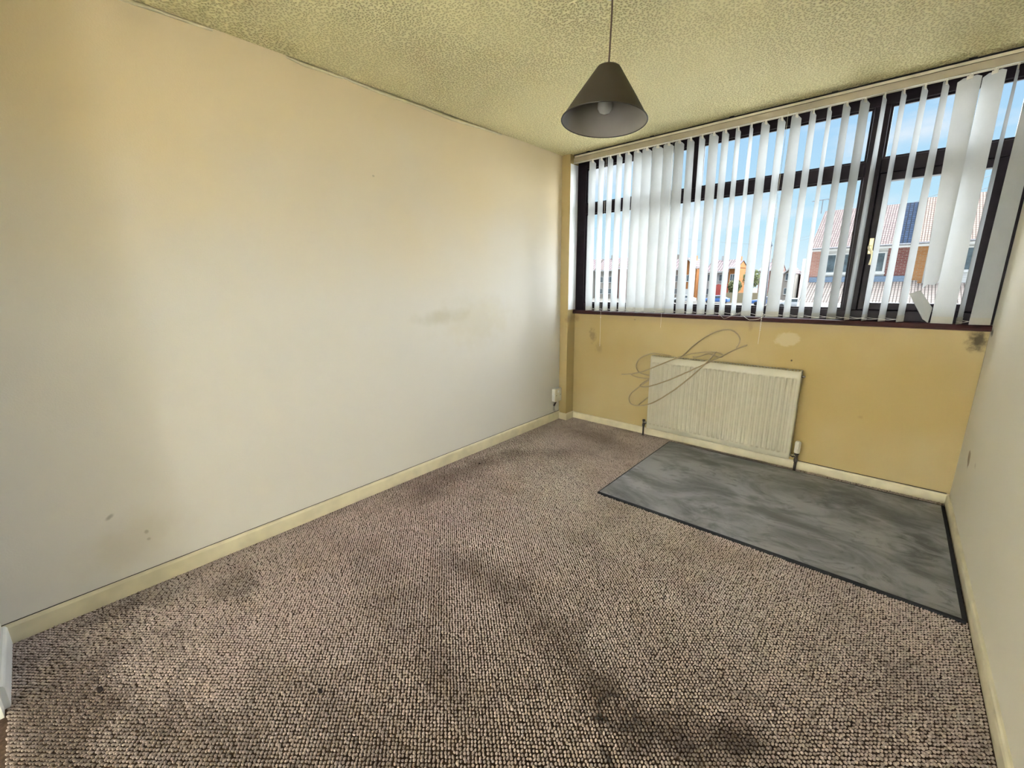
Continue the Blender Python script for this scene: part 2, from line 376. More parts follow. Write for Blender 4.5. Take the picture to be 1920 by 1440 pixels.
obj('frame', bm, M['white_door'], win2); bx('pane', (WX0+0.05, LY0-0.06, WZ0+0.05), (WX1-0.05, LY0-0.055, WZ1-0.05), M['glass'], win2)  # frame and pane of the added window
dr = empty('door_1', 'white frame lining the doorway behind the camera', 'door', kind='structure')
bm = new_bm()
for lo, hi in (((DX0-0.0,D-0.1,0),(DX0+0.03,D,DZ)), ((DX1-0.03,D-0.1,0),(DX1,D,DZ)), ((DX0+0.03,D-0.1,DZ-0.03),(DX1-0.03,D,DZ))): box(bm, lo, hi)
obj('door_frame', bm, M['white_door'], dr)

def skirt(name, axis, a, b, at, face, hgt, mat, label):
    t = 0.014
    if axis == 'y':   # runs along y, stands against a wall at x = at, facing +/-x
        poly = [(at, 0), (at+face*t, 0), (at+face*t, hgt-0.012), (at+face*(t-0.003), hgt-0.003), (at+face*(t-0.008), hgt), (at, hgt)]
        bm = prism(new_bm(), [(p[0], p[1]) for p in poly], 1, a, b)
    else:
        poly = [(at, 0), (at+face*t, 0), (at+face*t, hgt-0.012), (at+face*(t-0.003), hgt-0.003), (at+face*(t-0.008), hgt), (at, hgt)]
        bm = prism(new_bm(), poly, 0, a, b)
    return obj(name, bm, mat, kind='structure', label=label, cat='skirting board')
skirt('baseboard_left', 'y', D, -BXD-0.0, 0, 1, 0.082, M['skirting'], 'cream skirting board along the long left wall')
skirt('baseboard_window', 'x', BXW+0.014, W, 0, -1, 0.062, M['skirting'], 'cream skirting board under the radiator wall')
skirt('baseboard_right', 'y', D, -0.014, W, -1, 0.062, M['skirting'], 'cream skirting board along the right wall')
bm = new_bm(); box(bm, (0.014, -BXD-0.014, 0), (BXW+0.014, -BXD, 0.066)); box(bm, (BXW, -BXD, 0), (BXW+0.014, 0.0, 0.066)); 
obj('baseboard_boxing', bm, M['skirting'], kind='structure', label='short cream skirting wrapped round the corner boxing', cat='skirting board')
skirt('baseboard_back', 'x', 0.014, DX0-0.01, D, 1, 0.085, M['skirting_white'], 'white skirting end beside the doorway, lower left')
# dark strips for the gaps on top of the skirtings
bx('trim_1', (0, D, 0.0822), (0.003, -BXD, 0.0842), M['dark'], kind='structure', label='dark open gap above the left skirting board', cat='trim')
bx('trim_2', (1.98, -0.0045, 0.0625), (W-0.014, 0, 0.0655), M['dark'], kind='structure', label='dark open gap above the skirting right of the radiator', cat='trim')
# peeling paper strip along the left wall and ceiling joint
def paper(name, y0, y1, hmax, label):
    n = 40; bm = new_bm(); up = []; lo = []; lo2 = []
    for i in range(n+1):
        t = i/n; y = y0+(y1-y0)*t
        hgt = 0.004+hmax*math.sin(math.pi*t)**0.7*(0.75+0.25*math.sin(9*t+y*3))
        off = 0.0015+0.0035*math.sin(math.pi*t)*(0.6+0.4*math.sin(7*t+1))
        up.append(bm.verts.new((0.001, y, H-0.001))); lo.append(bm.verts.new((off, y, H-hgt))); lo2.append(bm.verts.new((0.0003, y, H-hgt-0.007)))
    for i in range(n):
        bm.faces.new((up[i], up[i+1], lo[i+1], lo[i])); bm.faces.new((lo[i], lo[i+1], lo2[i+1], lo2[i])); bm.faces.new((lo2[i], lo2[i+1], up[i+1], up[i]))
    return obj(name, bm, M['trim_paper'], kind='structure', label=label, cat='trim', smooth=True)
paper('trim_3', -2.42, -2.12, 0.012, 'short lifted paper edge at the left wall and ceiling joint')
paper('trim_4', -2.13, -0.9, 0.02, 'long lifted paper edge at the left wall and ceiling joint')
paper('trim_5', -3.4, -2.72, 0.010, 'lifted paper edge at the ceiling joint nearest the camera')

# ------------------------------------------------------------------ carpet of staggered loops
PX, PY = 0.0086, 0.0143
nx = int((W-0.03)/PX); ny = int((-D-0.0)/PY)
ix, iy = np.meshgrid(np.arange(nx), np.arange(ny), indexing='ij'); ix = ix.ravel(); iy = iy.ravel()
cx = 0.018+(ix+0.5)*PX; cy = D+0.004+(iy+0.5)*PY+np.where(ix % 2 == 1, PY*0.5, 0)
keep = (cy < -0.018) & ~((cx < BXW+0.02) & (cy > -BXD-0.02)) & ~((cx > 1.125) & (cx < 2.73) & (cy > -1.225) & (cy < -0.09)) & (cx < W-0.018)
cx, cy = cx[keep], cy[keep]; n = len(cx)
cx += rng.normal(0, 0.0009, n); cy += rng.normal(0, 0.0011, n)
def vnoise(x, y, s, seed):
    g = np.random.default_rng(seed).random((64, 64)); u = x*s+17.3; w = y*s+41.7
    i = np.floor(u).astype(int); j = np.floor(w).astype(int); f = u-i; h = w-j; f = f*f*(3-2*f); h = h*h*(3-2*h)
    G = lambda a, c: g[a % 64, c % 64]
    return (G(i,j)*(1-f)+G(i+1,j)*f)*(1-h)+(G(i,j+1)*(1-f)+G(i+1,j+1)*f)*h
def fb(x, y, s, seed): return 0.55*vnoise(x,y,s,seed)+0.3*vnoise(x,y,s*2.1,seed+1)+0.15*vnoise(x,y,s*4.3,seed+2)
def stain(c, r, rot=0, soft=1.0, ns=9, na=0.6, seed=1):
    u = cx-c[0]; w = cy-c[1]; co, si = math.cos(rot), math.sin(rot)
    d = np.sqrt(((u*co+w*si)/r[0])**2+((w*co-u*si)/r[1])**2)+(fb(cx,cy,ns,seed)-0.5)*2*na
    return np.clip((1-d)/(soft*0.9+1e-3), 0, 1)
brown = np.zeros(n); black = np.zeros(n); pale = np.zeros(n)
def add(arr, m, s): np.copyto(arr, 1-(1-arr)*(1-m*s))
def seg(p, q_, w_, s, seed, arr=None, **k):
    c = ((p[0]+q_[0])/2, (p[1]+q_[1])/2); L = math.hypot(q_[0]-p[0], q_[1]-p[1])/2
    add(brown if arr is None else arr, stain(c, (L+w_, w_), math.atan2(q_[1]-p[1], q_[0]-p[0]), seed=seed, **k), s)
seg((0.20,-2.15), (0.19,-1.55), 0.20, 0.45, 3); seg((0.19,-1.6), (0.26,-1.1), 0.17, 0.55, 5); seg((0.26,-1.1), (0.75,-0.62), 0.14, 0.5, 7)
seg((0.3,-0.3), (0.95,-0.45), 0.22, 0.35, 8); seg((0.12,-0.35),(0.12,-1.0),0.12,0.3,9)
seg((0.9,-2.26), (1.36,-2.29), 0.13, 0.5, 11); seg((1.3,-2.29), (1.72,-2.40), 0.13, 0.62, 13)
seg((0.60,-2.62), (1.25,-2.66), 0.24, 0.35, 15); seg((1.25,-2.66), (1.5,-2.75), 0.12, 0.35, 16)
seg((0.25,-3.05), (0.42,-3.08), 0.12, 0.45, 17); seg((0.45,-3.66), (0.9,-3.6), 0.36, 0.75, 19); seg((0.8,-3.45), (1.15,-3.28), 0.15, 0.45, 21); seg((1.0,-3.1),(1.5,-2.95),0.12,0.3,22)  # doorway-side soiling deepened to paint in the dark lower-left vignette
seg((0.10,-3.7),(0.10,-3.2),0.07,0.35,23); seg((1.9,-3.2),(2.6,-2.6),0.25,0.2,24)
add(brown, stain((1.98,-2.42), (0.26, 0.13), 0.35, 1.0, 9, 0.5, 25), 0.8); add(brown, stain((2.21,-2.30), (0.15, 0.09), 0.3, 1.0, 9, 0.5, 27), 0.75)
add(brown, stain((1.80,-2.43), (0.09, 0.10), 0.3, 1.0, 9, 0.5, 29), 0.7)
add(black, stain((2.02,-2.44), (0.20, 0.09), 0.4, 1.0, 14, 0.7, 31), 0.55); add(black, stain((2.20,-2.31), (0.10, 0.05), 0.3, 1.0, 14, 0.7, 33), 0.45)
add(black, stain((1.858,-2.508), (0.034, 0.016), 0.6, 0.6, 40, 0.3, 35), 0.9); add(black, stain((1.935,-2.595), (0.045, 0.014), -0.35, 0.7, 40, 0.3, 37), 0.85)
add(black, stain((1.796,-2.527), (0.014, 0.014), 0, 0.8, 40, 0.3, 39), 0.7); add(black, stain((1.645,-2.549), (0.018, 0.012), 0, 0.9, 40, 0.3, 41), 0.6)
add(black, stain((2.0,-2.36), (0.016, 0.014), 0, 0.8, 40, 0.3, 42), 0.6)
rr = np.hypot((cx-1.886)/0.062, (cy+2.452)/0.058)+(fb(cx,cy,22,43)-0.5)*0.25
add(black, np.clip(1-np.abs(rr-0.95)/0.2, 0, 1)*np.clip(0.25+fb(cx,cy,14,44), 0, 1), 0.75)
add(black, np.clip(1-np.abs((cx-1.885)+0.8*(cy+2.545)+0.006*np.sin(cy*160))/0.008, 0, 1)*((cy > -2.60) & (cy < -2.52)), 0.7)
add(pale, stain((1.69,-2.27), (0.07, 0.10), 0.4, 1.0, 10, 0.6, 45), 0.8); add(pale, stain((0.545,-2.238), (0.04, 0.03), 0, 0.8, 20, 0.4, 47), 0.9)
add(pale, stain((0.60,-2.16), (0.04, 0.022), 0, 0.8, 20, 0.4, 48), 0.7)
seg((1.2,-1.9), (0.65,-0.95), 0.32, 0.6, 49, pale); seg((2.1,-1.7), (1.5,-1.45), 0.35, 0.5, 51, pale); seg((0.03,-2.937), (0.31,-2.936), 0.012, 0.7, 53, pale, na=0.3)
add(brown, np.clip((fb(cx,cy,5,61)-0.52)*4, 0, 1), 0.2); add(brown, np.clip((fb(cx,cy,16,67)-0.6)*5, 0, 1), 0.15)
add(brown, np.clip((0.10-cx)/0.09, 0, 1), 0.25); add(brown, np.clip((cx-2.66)/0.09, 0, 1), 0.15)
add(brown, np.clip((-cy-2.35)/0.9, 0, 1)*np.clip((cx-0.75)/0.8, 0, 1)*(0.55+0.9*fb(cx,cy,3,71)), 0.42)  # traffic soiling, with a vignette painted in towards the camera
add(brown, np.clip((cx-1.75)/0.7, 0, 1)*np.clip((-cy-1.3)/0.7, 0, 1)*(0.6+0.6*fb(cx,cy,3,75)), 0.22)  # same soiling and painted darkening carried to the right side
add(brown, (rng.random(n) < 0.15)*rng.random(n), 0.35)
# dome of 13 verts / 18 faces
K = 6; ang = np.arange(K)*2*np.pi/K
tx = np.concatenate([np.cos(ang), 0.74*np.cos(ang+0.5), [0.0]]); ty = np.concatenate([np.sin(ang), 0.74*np.sin(ang+0.5), [0.0]]); tz = np.concatenate([np.zeros(K), np.full(K, 0.66), [1.0]])
faces = []
for i in range(K):
    j = (i+1) % K; faces += [(i, j, K+i), (j, K+j, K+i), (K+i, K+j, 2*K)]
faces = np.array(faces)
th = rng.normal(0.55, 0.35, n); ra = 0.0040*rng.normal(1, 0.13, n); rb = 0.0053*rng.normal(1, 0.13, n); hz = 0.0082*rng.normal(1, 0.14, n)
lx = tx[None,:]*ra[:,None]; ly = ty[None,:]*rb[:,None]; lean = tz[None,:]*0.0024
co = np.stack([cx[:,None]+lx*np.cos(th)[:,None]*1.0-ly*np.sin(th)[:,None]+lean, cy[:,None]+lx*np.sin(th)[:,None]+ly*np.cos(th)[:,None]-lean, tz[None,:]*hz[:,None]+0.0002], -1).reshape(-1,3)
F = (faces[None]+13*np.arange(n)[:,None,None]).reshape(-1,3)
me = bpy.data.meshes.new('carpet_loops')
me.vertices.add(len(co)); me.vertices.foreach_set('co', co.astype(np.float32).ravel())
me.loops.add(F.size); me.loops.foreach_set('vertex_index', F.astype(np.int32).ravel())
me.polygons.add(len(F)); me.polygons.foreach_set('loop_start', np.arange(0, F.size, 3, dtype=np.int32)); me.polygons.foreach_set('loop_total', np.full(len(F), 3, dtype=np.int32))
me.polygons.foreach_set('use_smooth', np.ones(len(F), dtype=bool))
me.update(calc_edges=True)
ca = me.color_attributes.new('dirt_shade', 'FLOAT_COLOR', 'POINT')
cols = np.repeat(np.stack([brown, black, pale, np.ones(n)], -1), 13, axis=0); ca.data.foreach_set('color', cols.astype(np.float32).ravel())
me.materials.append(M['carpet'])
co_ = bpy.data.objects.new('carpet_loops', me); COL.objects.link(co_)
tag(co_, 'worn brown loop-pile carpet with dark stains covering the floor', 'carpet', kind='stuff')

# ------------------------------------------------------------------ window
win = empty('window_1', 'wide dark-framed window with two top lights and an opening casement', 'window', (0,0,0), kind='structure')
def fr(name, lo, hi, bev=0.004, parent=win, mat=None, label=None): return bx(name, lo, hi, mat or M['frame'], parent, bev, label=label)
Y0, Y1 = 0.004, 0.072
fr('jamb', (BXW, Y0, 1.072), (0.172, Y1, 2.397)); fr('jamb', (2.705, Y0, 1.072), (W-0.001, Y1, 2.397))
fr('head', (0.172, Y0, 2.289), (2.705, Y1, 2.397)); fr('bottom_rail', (0.172, Y0, 1.072), (2.705, Y1, 1.134))
fr('transom', (0.172, Y0, 1.917), (2.110, Y1, 1.998)); fr('transom', (2.182, Y0, 1.925), (2.705, Y1, 2.004))
fr('mullion', (1.086, Y0, 1.998), (1.150, Y1, 2.289)); fr('mullion', (2.110, Y0-0.002, 1.134), (2.182, Y1, 2.289))
# glazing beads round the fixed panes
def beads(x0, x1, z0, z1, w=0.012, y0=0.018, y1=0.032, name='glazing_bead'):
    bm = new_bm()
    for lo, hi in (((x0,y0,z0),(x0+w,y1,z1)), ((x1-w,y0,z0),(x1,y1,z1)), ((x0+w,y0,z0),(x1-w,y1,z0+w)), ((x0+w,y0,z1-w),(x1-w,y1,z1))): box(bm, lo, hi)
    obj(name, bm, M['frame'], win)
LIGHTS = [(0.172,1.086,1.998,2.289), (1.150,2.110,1.998,2.289), (0.172,2.110,1.134,1.917), (2.182,2.705,2.004,2.289)]
for x0, x1, z0, z1 in LIGHTS:
    beads(x0, x1, z0, z1)
    bx('pane', (x0+0.002, 0.036, z0+0.002), (x1-0.002, 0.040, z1-0.002), M['glass'], win)
# opening casement
sash = None
bm = new_bm(); cx0, cx1, cz0, cz1 = 2.186, 2.702, 1.138, 1.921; sw = 0.052
for lo, hi in (((cx0,-0.004,cz0),(cx0+sw,0.052,cz1)), ((cx1-sw,-0.004,cz0),(cx1,0.052,cz1)), ((cx0+sw,-0.004,cz0),(cx1-sw,0.052,cz0+0.042)), ((cx0+sw,-0.004,cz1-0.042),(cx1-sw,0.052,cz1))): box(bm, lo, hi)
bevel(bm, 0.004); sash = obj('casement_sash', bm, M['frame'], win)
bx('pane', (cx0+sw-0.004, 0.026, cz0+0.038), (cx1-sw+0.004, 0.030, cz1-0.038), M['glass'], sash)
bm = new_bm()
for lo, hi in (((2.176,0.0535,1.128),(2.226,0.071,1.93)), ((2.662,0.0535,1.128),(2.712,0.071,1.93)), ((2.226,0.0535,1.128),(2.662,0.071,1.172)), ((2.226,0.0535,1.886),(2.662,0.071,1.93))): box(bm, lo, hi)
obj('casement_stop', bm, M['frame'], win)
hx = 2.200
bm = box(new_bm(), (hx-0.011, -0.009, 1.470), (hx+0.011, -0.0035, 1.562)); bevel(bm, 0.003); obj('handle_plate', bm, M['brass'], sash, label='gilt backplate of the casement handle')
pts = catmull([(hx-0.004,-0.008,1.515),(hx-0.006,-0.03,1.512),(hx-0.004,-0.042,1.500),(hx+0.010,-0.046,1.480),(hx+0.016,-0.046,1.45),(hx+0.010,-0.044,1.405)], 6)
obj('handle', tube(new_bm(), pts, [0.008]*6+[0.0075]*14+[0.007]*(len(pts)-20), 10), M['brass'], sash, True, label='curved gilt lever handle')
# dark corner batten where frame meets the right wall
fr('corner_batten', (2.752, -0.028, 1.072), (W-0.0005, 0.004, 2.33), 0.003)
# sill
bm = new_bm(); prism(bm, [(-0.036,1.040),(-0.038,1.052),(-0.034,1.066),(-0.026,1.071),(0.072,1.072),(0.072,1.037),(-0.030,1.037)], 0, BXW-0.004, W-0.0005)
obj('sill', bm, M['sill'], win, label='maroon painted sill below the dark frame')
fr('outer_sill', (BXW-0.08, 0.1, 1.0), (W+0.1, 0.19, 1.03), 0.004)
fr('lintel', (-0.1, 0.076, 2.397), (W+0.1, 0.12, 2.4), 0)

# ------------------------------------------------------------------ vertical blind
blind = empty('vertical_blind', 'cream vertical blind with turned and torn fabric slats on the window', 'blind', (0, -0.07, 2.33))
def loc(o):      # keep world placement under the blind's root
    o.matrix_parent_inverse = blind.matrix_world.inverted(); return o
bpy.context.view_layer.update()
RY = -0.07
bm = new_bm(); prism(bm, [(RY-0.021,2.330),(RY+0.021,2.330),(RY+0.021,2.366),(RY+0.015,2.370),(RY-0.015,2.370),(RY-0.021,2.366)], 0, 0.10, W-0.004)
loc(obj('head_rail', bm, M['rail'], blind, label='taupe metal head rail'))
bm = box(new_bm(), (0.105, RY-0.016, 2.372), (W-0.004, RY+0.03, 2.386)); loc(obj('packing_strip', bm, M['strip'], blind, label='pale strip above the head rail'))
for x in (0.22, 0.78, 1.34, 1.90, 2.46): loc(bx('bracket', (x, RY-0.014, 2.386), (x+0.03, RY+0.03, 2.399), M['dark'], blind))
loc(bx('shade_strip', (0.09, RY+0.0, 2.3865), (W-0.002, -0.002, 2.3995), M['dark'], blind, label='added dark strip painting the shade between rail and ceiling'))  # added dark strip, paints the shade of the gap under the ceiling
TOPS = [83,89,91,87,80,70,62,51,55,63,76,82,65,79,84,89,71,73,64,76,83,71,66,79,75,72,70,-14,-33,79,41]
BOTS = [79,91,89,81,76,57,60,49,53,60,65,81,67,71,82,84,60,73,38,73,79,69,64,77,77,71,68,-49,-8,70,20]
XB = [0.280,0.365,0.446,0.528,0.607,0.686,0.769,0.853,0.939,1.019,1.106,1.179,1.262,1.332,1.412,1.491,1.574,1.660,1.736,1.822,1.903,1.984,2.067,2.147,2.231,2.313,2.395,2.493,2.569,2.638,2.716]
XT = [0.279,0.364,0.446,0.528,0.606,0.685,0.760,0.844,0.929,1.008,1.090,1.169,1.248,1.324,1.403,1.483,1.565,1.655,1.734,1.820,1.902,1.983,2.066,2.151,2.231,2.314,2.394,2.478,2.564,2.641,2.719]
SWD = 0.089
def slat(i):
    zt, zb = 2.318, 1.074
    torn = (i == 27)
    if torn: zb = 1.275
    rows = 22; bm = new_bm(); prev = None
    ph = random.random()*6
    def frame(t):
        a = math.radians(TOPS[i]*(1-t)+BOTS[i]*t+1.5*math.sin(5*t+ph)); x = XT[i]*(1-t)+XB[i]*t
        return a, x
    def P(u, t, z, off=0):
        a, x = frame(t); bow = 0.0035*(1-(2*u)**2)
        return (x+u*SWD*math.cos(a)-(bow+off)*math.sin(a), RY+u*SWD*math.sin(a)+(bow+off)*math.cos(a), z)
    for r in range(rows+1):
        t = r/rows; z = zt+(zb-zt)*t
        us = (-0.5,-0.25,0,0.25,0.5); w = 1.0
        if r == 0: w = 0.55
        row = []
        for u in us:
            zz = z
            if torn and r == rows: zz = z+0.012*(u+0.5)*2-0.01*math.sin(9*u)
            row.append(bm.verts.new(P(u*w, t, zz)))
        if r == 0:
            prev = row; continue
        if r == 1:
            # shoulder: the cloth reaches full width 12 mm below the hanger
            for v_, u in zip(row, us):
                p = P(u, 0.01, zt-0.012); v_.co = p
        for a, c in zip(range(4), range(1,5)): bm.faces.new((prev[a], prev[c], row[c], row[a]))
        prev = row
    lab = {27: 'slat torn off short above the sill', 28: 'wide slat turned flat to the room', 30: 'last slat beside the right wall'}.get(i)
    s = loc(obj('slat', bm, M['slat'], blind, True, label=lab))
    def sub(nm, bm2, mat):
        o = obj(nm, bm2, mat, s); o.matrix_parent_inverse = blind.matrix_world.inverted() if False else s.matrix_world.inverted(); return o
    bpy.context.view_layer.update() if i == 0 else None
    a, x = frame(0)
    bm = new_bm(); box(bm, (-0.012, -0.0012, -0.012), (0.012, 0.0012, 0.004)); box(bm, (-0.0035, -0.0035, 0.004), (0.0035, 0.0035, 0.016))
    bmesh.ops.rotate(bm, cent=(0,0,0), matrix=Matrix.Rotation(a, 3, 'Z'), verts=bm.verts); bmesh.ops.translate(bm, vec=(x, RY, zt), verts=bm.verts)
    HANG.append((s, bm))
    if not torn:
        bm = new_bm()
        g = [[bm.verts.new(P(u, 1.0, z, o_)) for u in (-0.49, -0.2, 0.2, 0.49)] for z, o_ in ((1.076, -0.0016), (1.112, -0.0016))]
        g2 = [[bm.verts.new(P(u, 1.0, z, o_)) for u in (-0.49, -0.2, 0.2, 0.49)] for z, o_ in ((1.076, 0.0016), (1.112, 0.0016))]
        for G in (g, g2):
            for k in range(3): bm.faces.new((G[0][k], G[0][k+1], G[1][k+1], G[1][k]))
        for k in range(3):
            bm.faces.new((g[0][k], g[0][k+1], g2[0][k+1], g2[0][k])); bm.faces.new((g[1][k], g[1][k+1], g2[1][k+1], g2[1][k]))
        WEI.append((s, bm))
    return P
HANG = []; WEI = []; EDGE = []
for i in range(31): EDGE.append(slat(i))
bpy.context.view_layer.update()
for nm, L, mt in (('hanger', HANG, M['plastic']), ('bottom_weight', WEI, M['weight'])):
    for s, bm in L:
        o = obj(nm, bm, mt, s); o.matrix_parent_inverse = s.matrix_world.inverted()
# torn-off end of a slat leaning on the sill
bm = new_bm(); q4 = [(2.413,-0.052,1.236),(2.457,-0.060,1.257),(2.521,-0.072,1.160),(2.516,-0.060,1.074),(2.490,-0.052,1.095)]
vs = [bm.verts.new(p) for p in q4]; vs2 = [bm.verts.new((p[0], p[1]+0.0008, p[2])) for p in q4]
bm.faces.new(vs); bm.faces.new(vs2[::-1])
for k in range(5): bm.faces.new((vs[k], vs[(k+1)%5], vs2[(k+1)%5], vs2[k]))
obj('slat_scrap', bm, M['slat'], label='torn-off slat end leaning diagonally at the sill', cat='blind slat')
# bead chains
def chain(pts, r=0.0012, nm='bead_chain', beads_=None):
    bm = tube(new_bm(), catmull(pts, 6), r, 6)
    if beads_:
        for p in beads_: bmesh.ops.create_icosphere(bm, subdivisions=1, radius=0.0045, matrix=Matrix.Translation(p))
    loc(obj(nm, bm, M['chain'], blind, True))
for i in range(30):
    if i in (26, 27, 28): continue
    for s_ in (-0.5, 0.5):
        if i in (14, 16) and s_ < 0: continue
        a = Vector(EDGE[i](s_, 1.0, 1.092)); c = Vector(EDGE[i+1](s_, 1.0, 1.092)); m = (a+c)/2-Vector((0,0,0.006))
        chain([a, m, c])
chain([EDGE[14](-0.5,1,1.092), (1.43,-0.095,1.060), (1.452,-0.098,1.056), (1.52,-0.10,1.09), EDGE[16](-0.5,1,1.105)])
chain([EDGE[16](-0.5,1,1.092), (1.60,-0.11,1.058), (1.622,-0.112,1.054), (1.67,-0.11,1.062), EDGE[18](-0.5,1,1.092)])
chain([(0.42,-0.095,2.335),(0.421,-0.096,1.6),(0.421,-0.097,1.04),(0.422,-0.095,0.90),(0.422,-0.095,0.76)], 0.0011, 'pull_cord', [(0.421,-0.096,1.02)])
chain([(0.97,-0.098,2.335),(0.972,-0.098,1.5),(0.972,-0.098,0.96)], 0.0008, 'pull_cord')
chain([(1.695,-0.12,2.335),(1.692,-0.125,1.6),(1.689,-0.128,1.10),(1.688,-0.128,0.99),(1.686,-0.126,0.89)], 0.0011, 'pull_cord', [(1.6885,-0.128,1.10-0.014*k) for k in range(9)])
chain([(0.10,-0.095,2.325),(0.5,-0.095,2.324),(1.5,-0.095,2.325),(2.6,-0.095,2.3255),(2.765,-0.095,2.325)], 0.0013, 'control_cord')

# ------------------------------------------------------------------ radiator
RX0, RX1, RZ0, RZ1 = 0.905, 1.958, 0.092, 0.722; RF, RB = -0.100, -0.030
rad = empty('radiator', 'cream ribbed panel radiator on the wall below the window', 'radiator', (1.43, -0.065, RZ0))
def rl(o): o.matrix_parent_inverse = rad.matrix_world.inverted(); return o
bpy.context.view_layer.update()
NF = 30; margin = 0.016; pitch = (RX1-RX0-2*margin)/NF
bm = new_bm(); xs = [RX0+0.0, RX0+0.006]; 
for f in range(NF):
    for k in range(8): xs.append(RX0+margin+pitch*(f+k/8))
xs += [RX1-margin, RX1-0.006, RX1]
zs = [RZ0, RZ0+0.006, RZ0+0.036, RZ0+0.039, RZ0+0.046, RZ0+0.050, RZ1-0.062, RZ1-0.058, RZ1-0.051, RZ1-0.048, RZ1-0.006, RZ1]
amp = [0,0,0,0.1,0.9,1,1,0.9,0.1,0,0,0]
grid = []
for z, a in zip(zs, amp):
    row = []
    for x in xs:
        t = (x-RX0-margin)/pitch; fl = 0.0
        if 0 <= t <= NF:
            u = t-math.floor(t); fl = max(0, min(1, (0.5-abs(u-0.5)-0.12)/0.16))
        edge = 0.006 if (x in (RX0, RX1) or z in (RZ0, RZ1)) else 0
        row.append(bm.verts.new((x, RF+edge+0.008*a*fl, z)))
    grid.append(row)
for a, c in zip(grid, grid[1:]):
    for k in range(len(xs)-1): bm.faces.new((a[k], a[k+1], c[k+1], c[k]))
rl(obj('front_panel', bm, M['rad'], rad, True, label='ribbed front panel'))
rl(bx('back_panel', (RX0+0.012, RB-0.016, RZ0+0.01), (RX1-0.012, RB, RZ1-0.01), M['rad'], rad, 0.003))
for x in (RX0, RX1-0.003): rl(bx('side_panel', (x, RF+0.006, RZ0+0.012), (x+0.003, RB+0.002, RZ1), M['rad'], rad))
bm = new_bm(); box(bm, (RX0+0.003, RF+0.006, RZ1-0.003), (RX1-0.003, RF+0.014, RZ1)); box(bm, (RX0+0.003, RB-0.006, RZ1-0.003), (RX1-0.003, RB+0.002, RZ1))
for k in range(53):
    x = RX0+0.006+k*(RX1-RX0-0.012)/52; box(bm, (x-0.003, RF+0.014, RZ1-0.003), (x+0.003, RB-0.006, RZ1))
rl(obj('top_grille', bm, M['rad'], rad))
rl(bx('fins', (RX0+0.03, RF+0.016, RZ0+0.03), (RX1-0.03, RB-0.018, RZ1-0.03), M['dark'], rad))
for x in (1.16, 1.70): rl(bx('wall_bracket', (x, RB, 0.2), (x+0.03, -0.002, 0.62), M['metal'], rad, 0.002))
rl(obj('bleed_valve', lathe(new_bm(), [(0.001,0),(0.011,0.0),(0.011,0.010),(0.006,0.012),(0.006,0.022),(0.001,0.023)], (RX1, -0.065, 0.685), 12, 'x'), M['metal'], rad, True))
# lockshield valve with tail pipe
vx = 0.866
v1 = rl(obj('lockshield_valve', lathe(new_bm(), [(0.001,0.09),(0.011,0.09),(0.012,0.112),(0.009,0.114),(0.009,0.135),(0.012,0.136),(0.0125,0.150),(0.008,0.153),(0.001,0.154)], (vx,-0.065,0), 16), M['pipe'], rad, True))
o = obj('tail_nut', lathe(new_bm(), [(0.001,0),(0.010,0),(0.010,0.014),(0.013,0.015),(0.013,0.027),(0.008,0.029),(0.008,0.042)], (vx,-0.065,0.128), 6, 'x'), M['metal'], rad); rl(o)
rl(obj('pipe', tube(new_bm(), [(vx,-0.065,0.0),(vx,-0.065,0.095)], 0.0078, 14), M['pipe'], rad, True))
vx = 1.996
rl(obj('valve_body', lathe(new_bm(), [(0.001,0.075),(0.012,0.075),(0.013,0.098),(0.010,0.10),(0.010,0.128),(0.0145,0.130),(0.0145,0.142),(0.001,0.143)], (vx,-0.065,0), 16), M['pipe'], rad, True))
rl(obj('tail_nut', lathe(new_bm(), [(0.008,-0.040),(0.008,-0.028),(0.014,-0.027),(0.014,-0.014),(0.010,-0.013),(0.010,0)], (vx,-0.065,0.118), 6, 'x'), M['metal'], rad))
rl(obj('pipe', tube(new_bm(), [(vx,-0.065,0.0),(vx,-0.065,0.08)], 0.0085, 14), M['pipe'], rad, True))
bm = new_bm(); rings = []
prof = [(0.015,0.142,0),(0.0175,0.146,0),(0.018,0.165,0),(0.018,0.170,1),(0.0185,0.215,1),(0.017,0.222,1),(0.013,0.226,0),(0.001,0.227,0)]
for r, z, fl in prof:
    ring = []
    for k in range(48):
        a = 2*math.pi*k/48; rr_ = r-(0.0035 if fl and (k % 6) < 2 else 0); ring.append(bm.verts.new((vx+rr_*math.cos(a), -0.065+rr_*math.sin(a), z)))
    rings.append(ring)
for a, c in zip(rings, rings[1:]):
    for k in range(48): bm.faces.new((a[k], a[(k+1)%48], c[(k+1)%48], c[k]))
rl(obj('thermostatic_head', bm, M['plastic'], rad, label='ivory ribbed thermostatic valve head'))

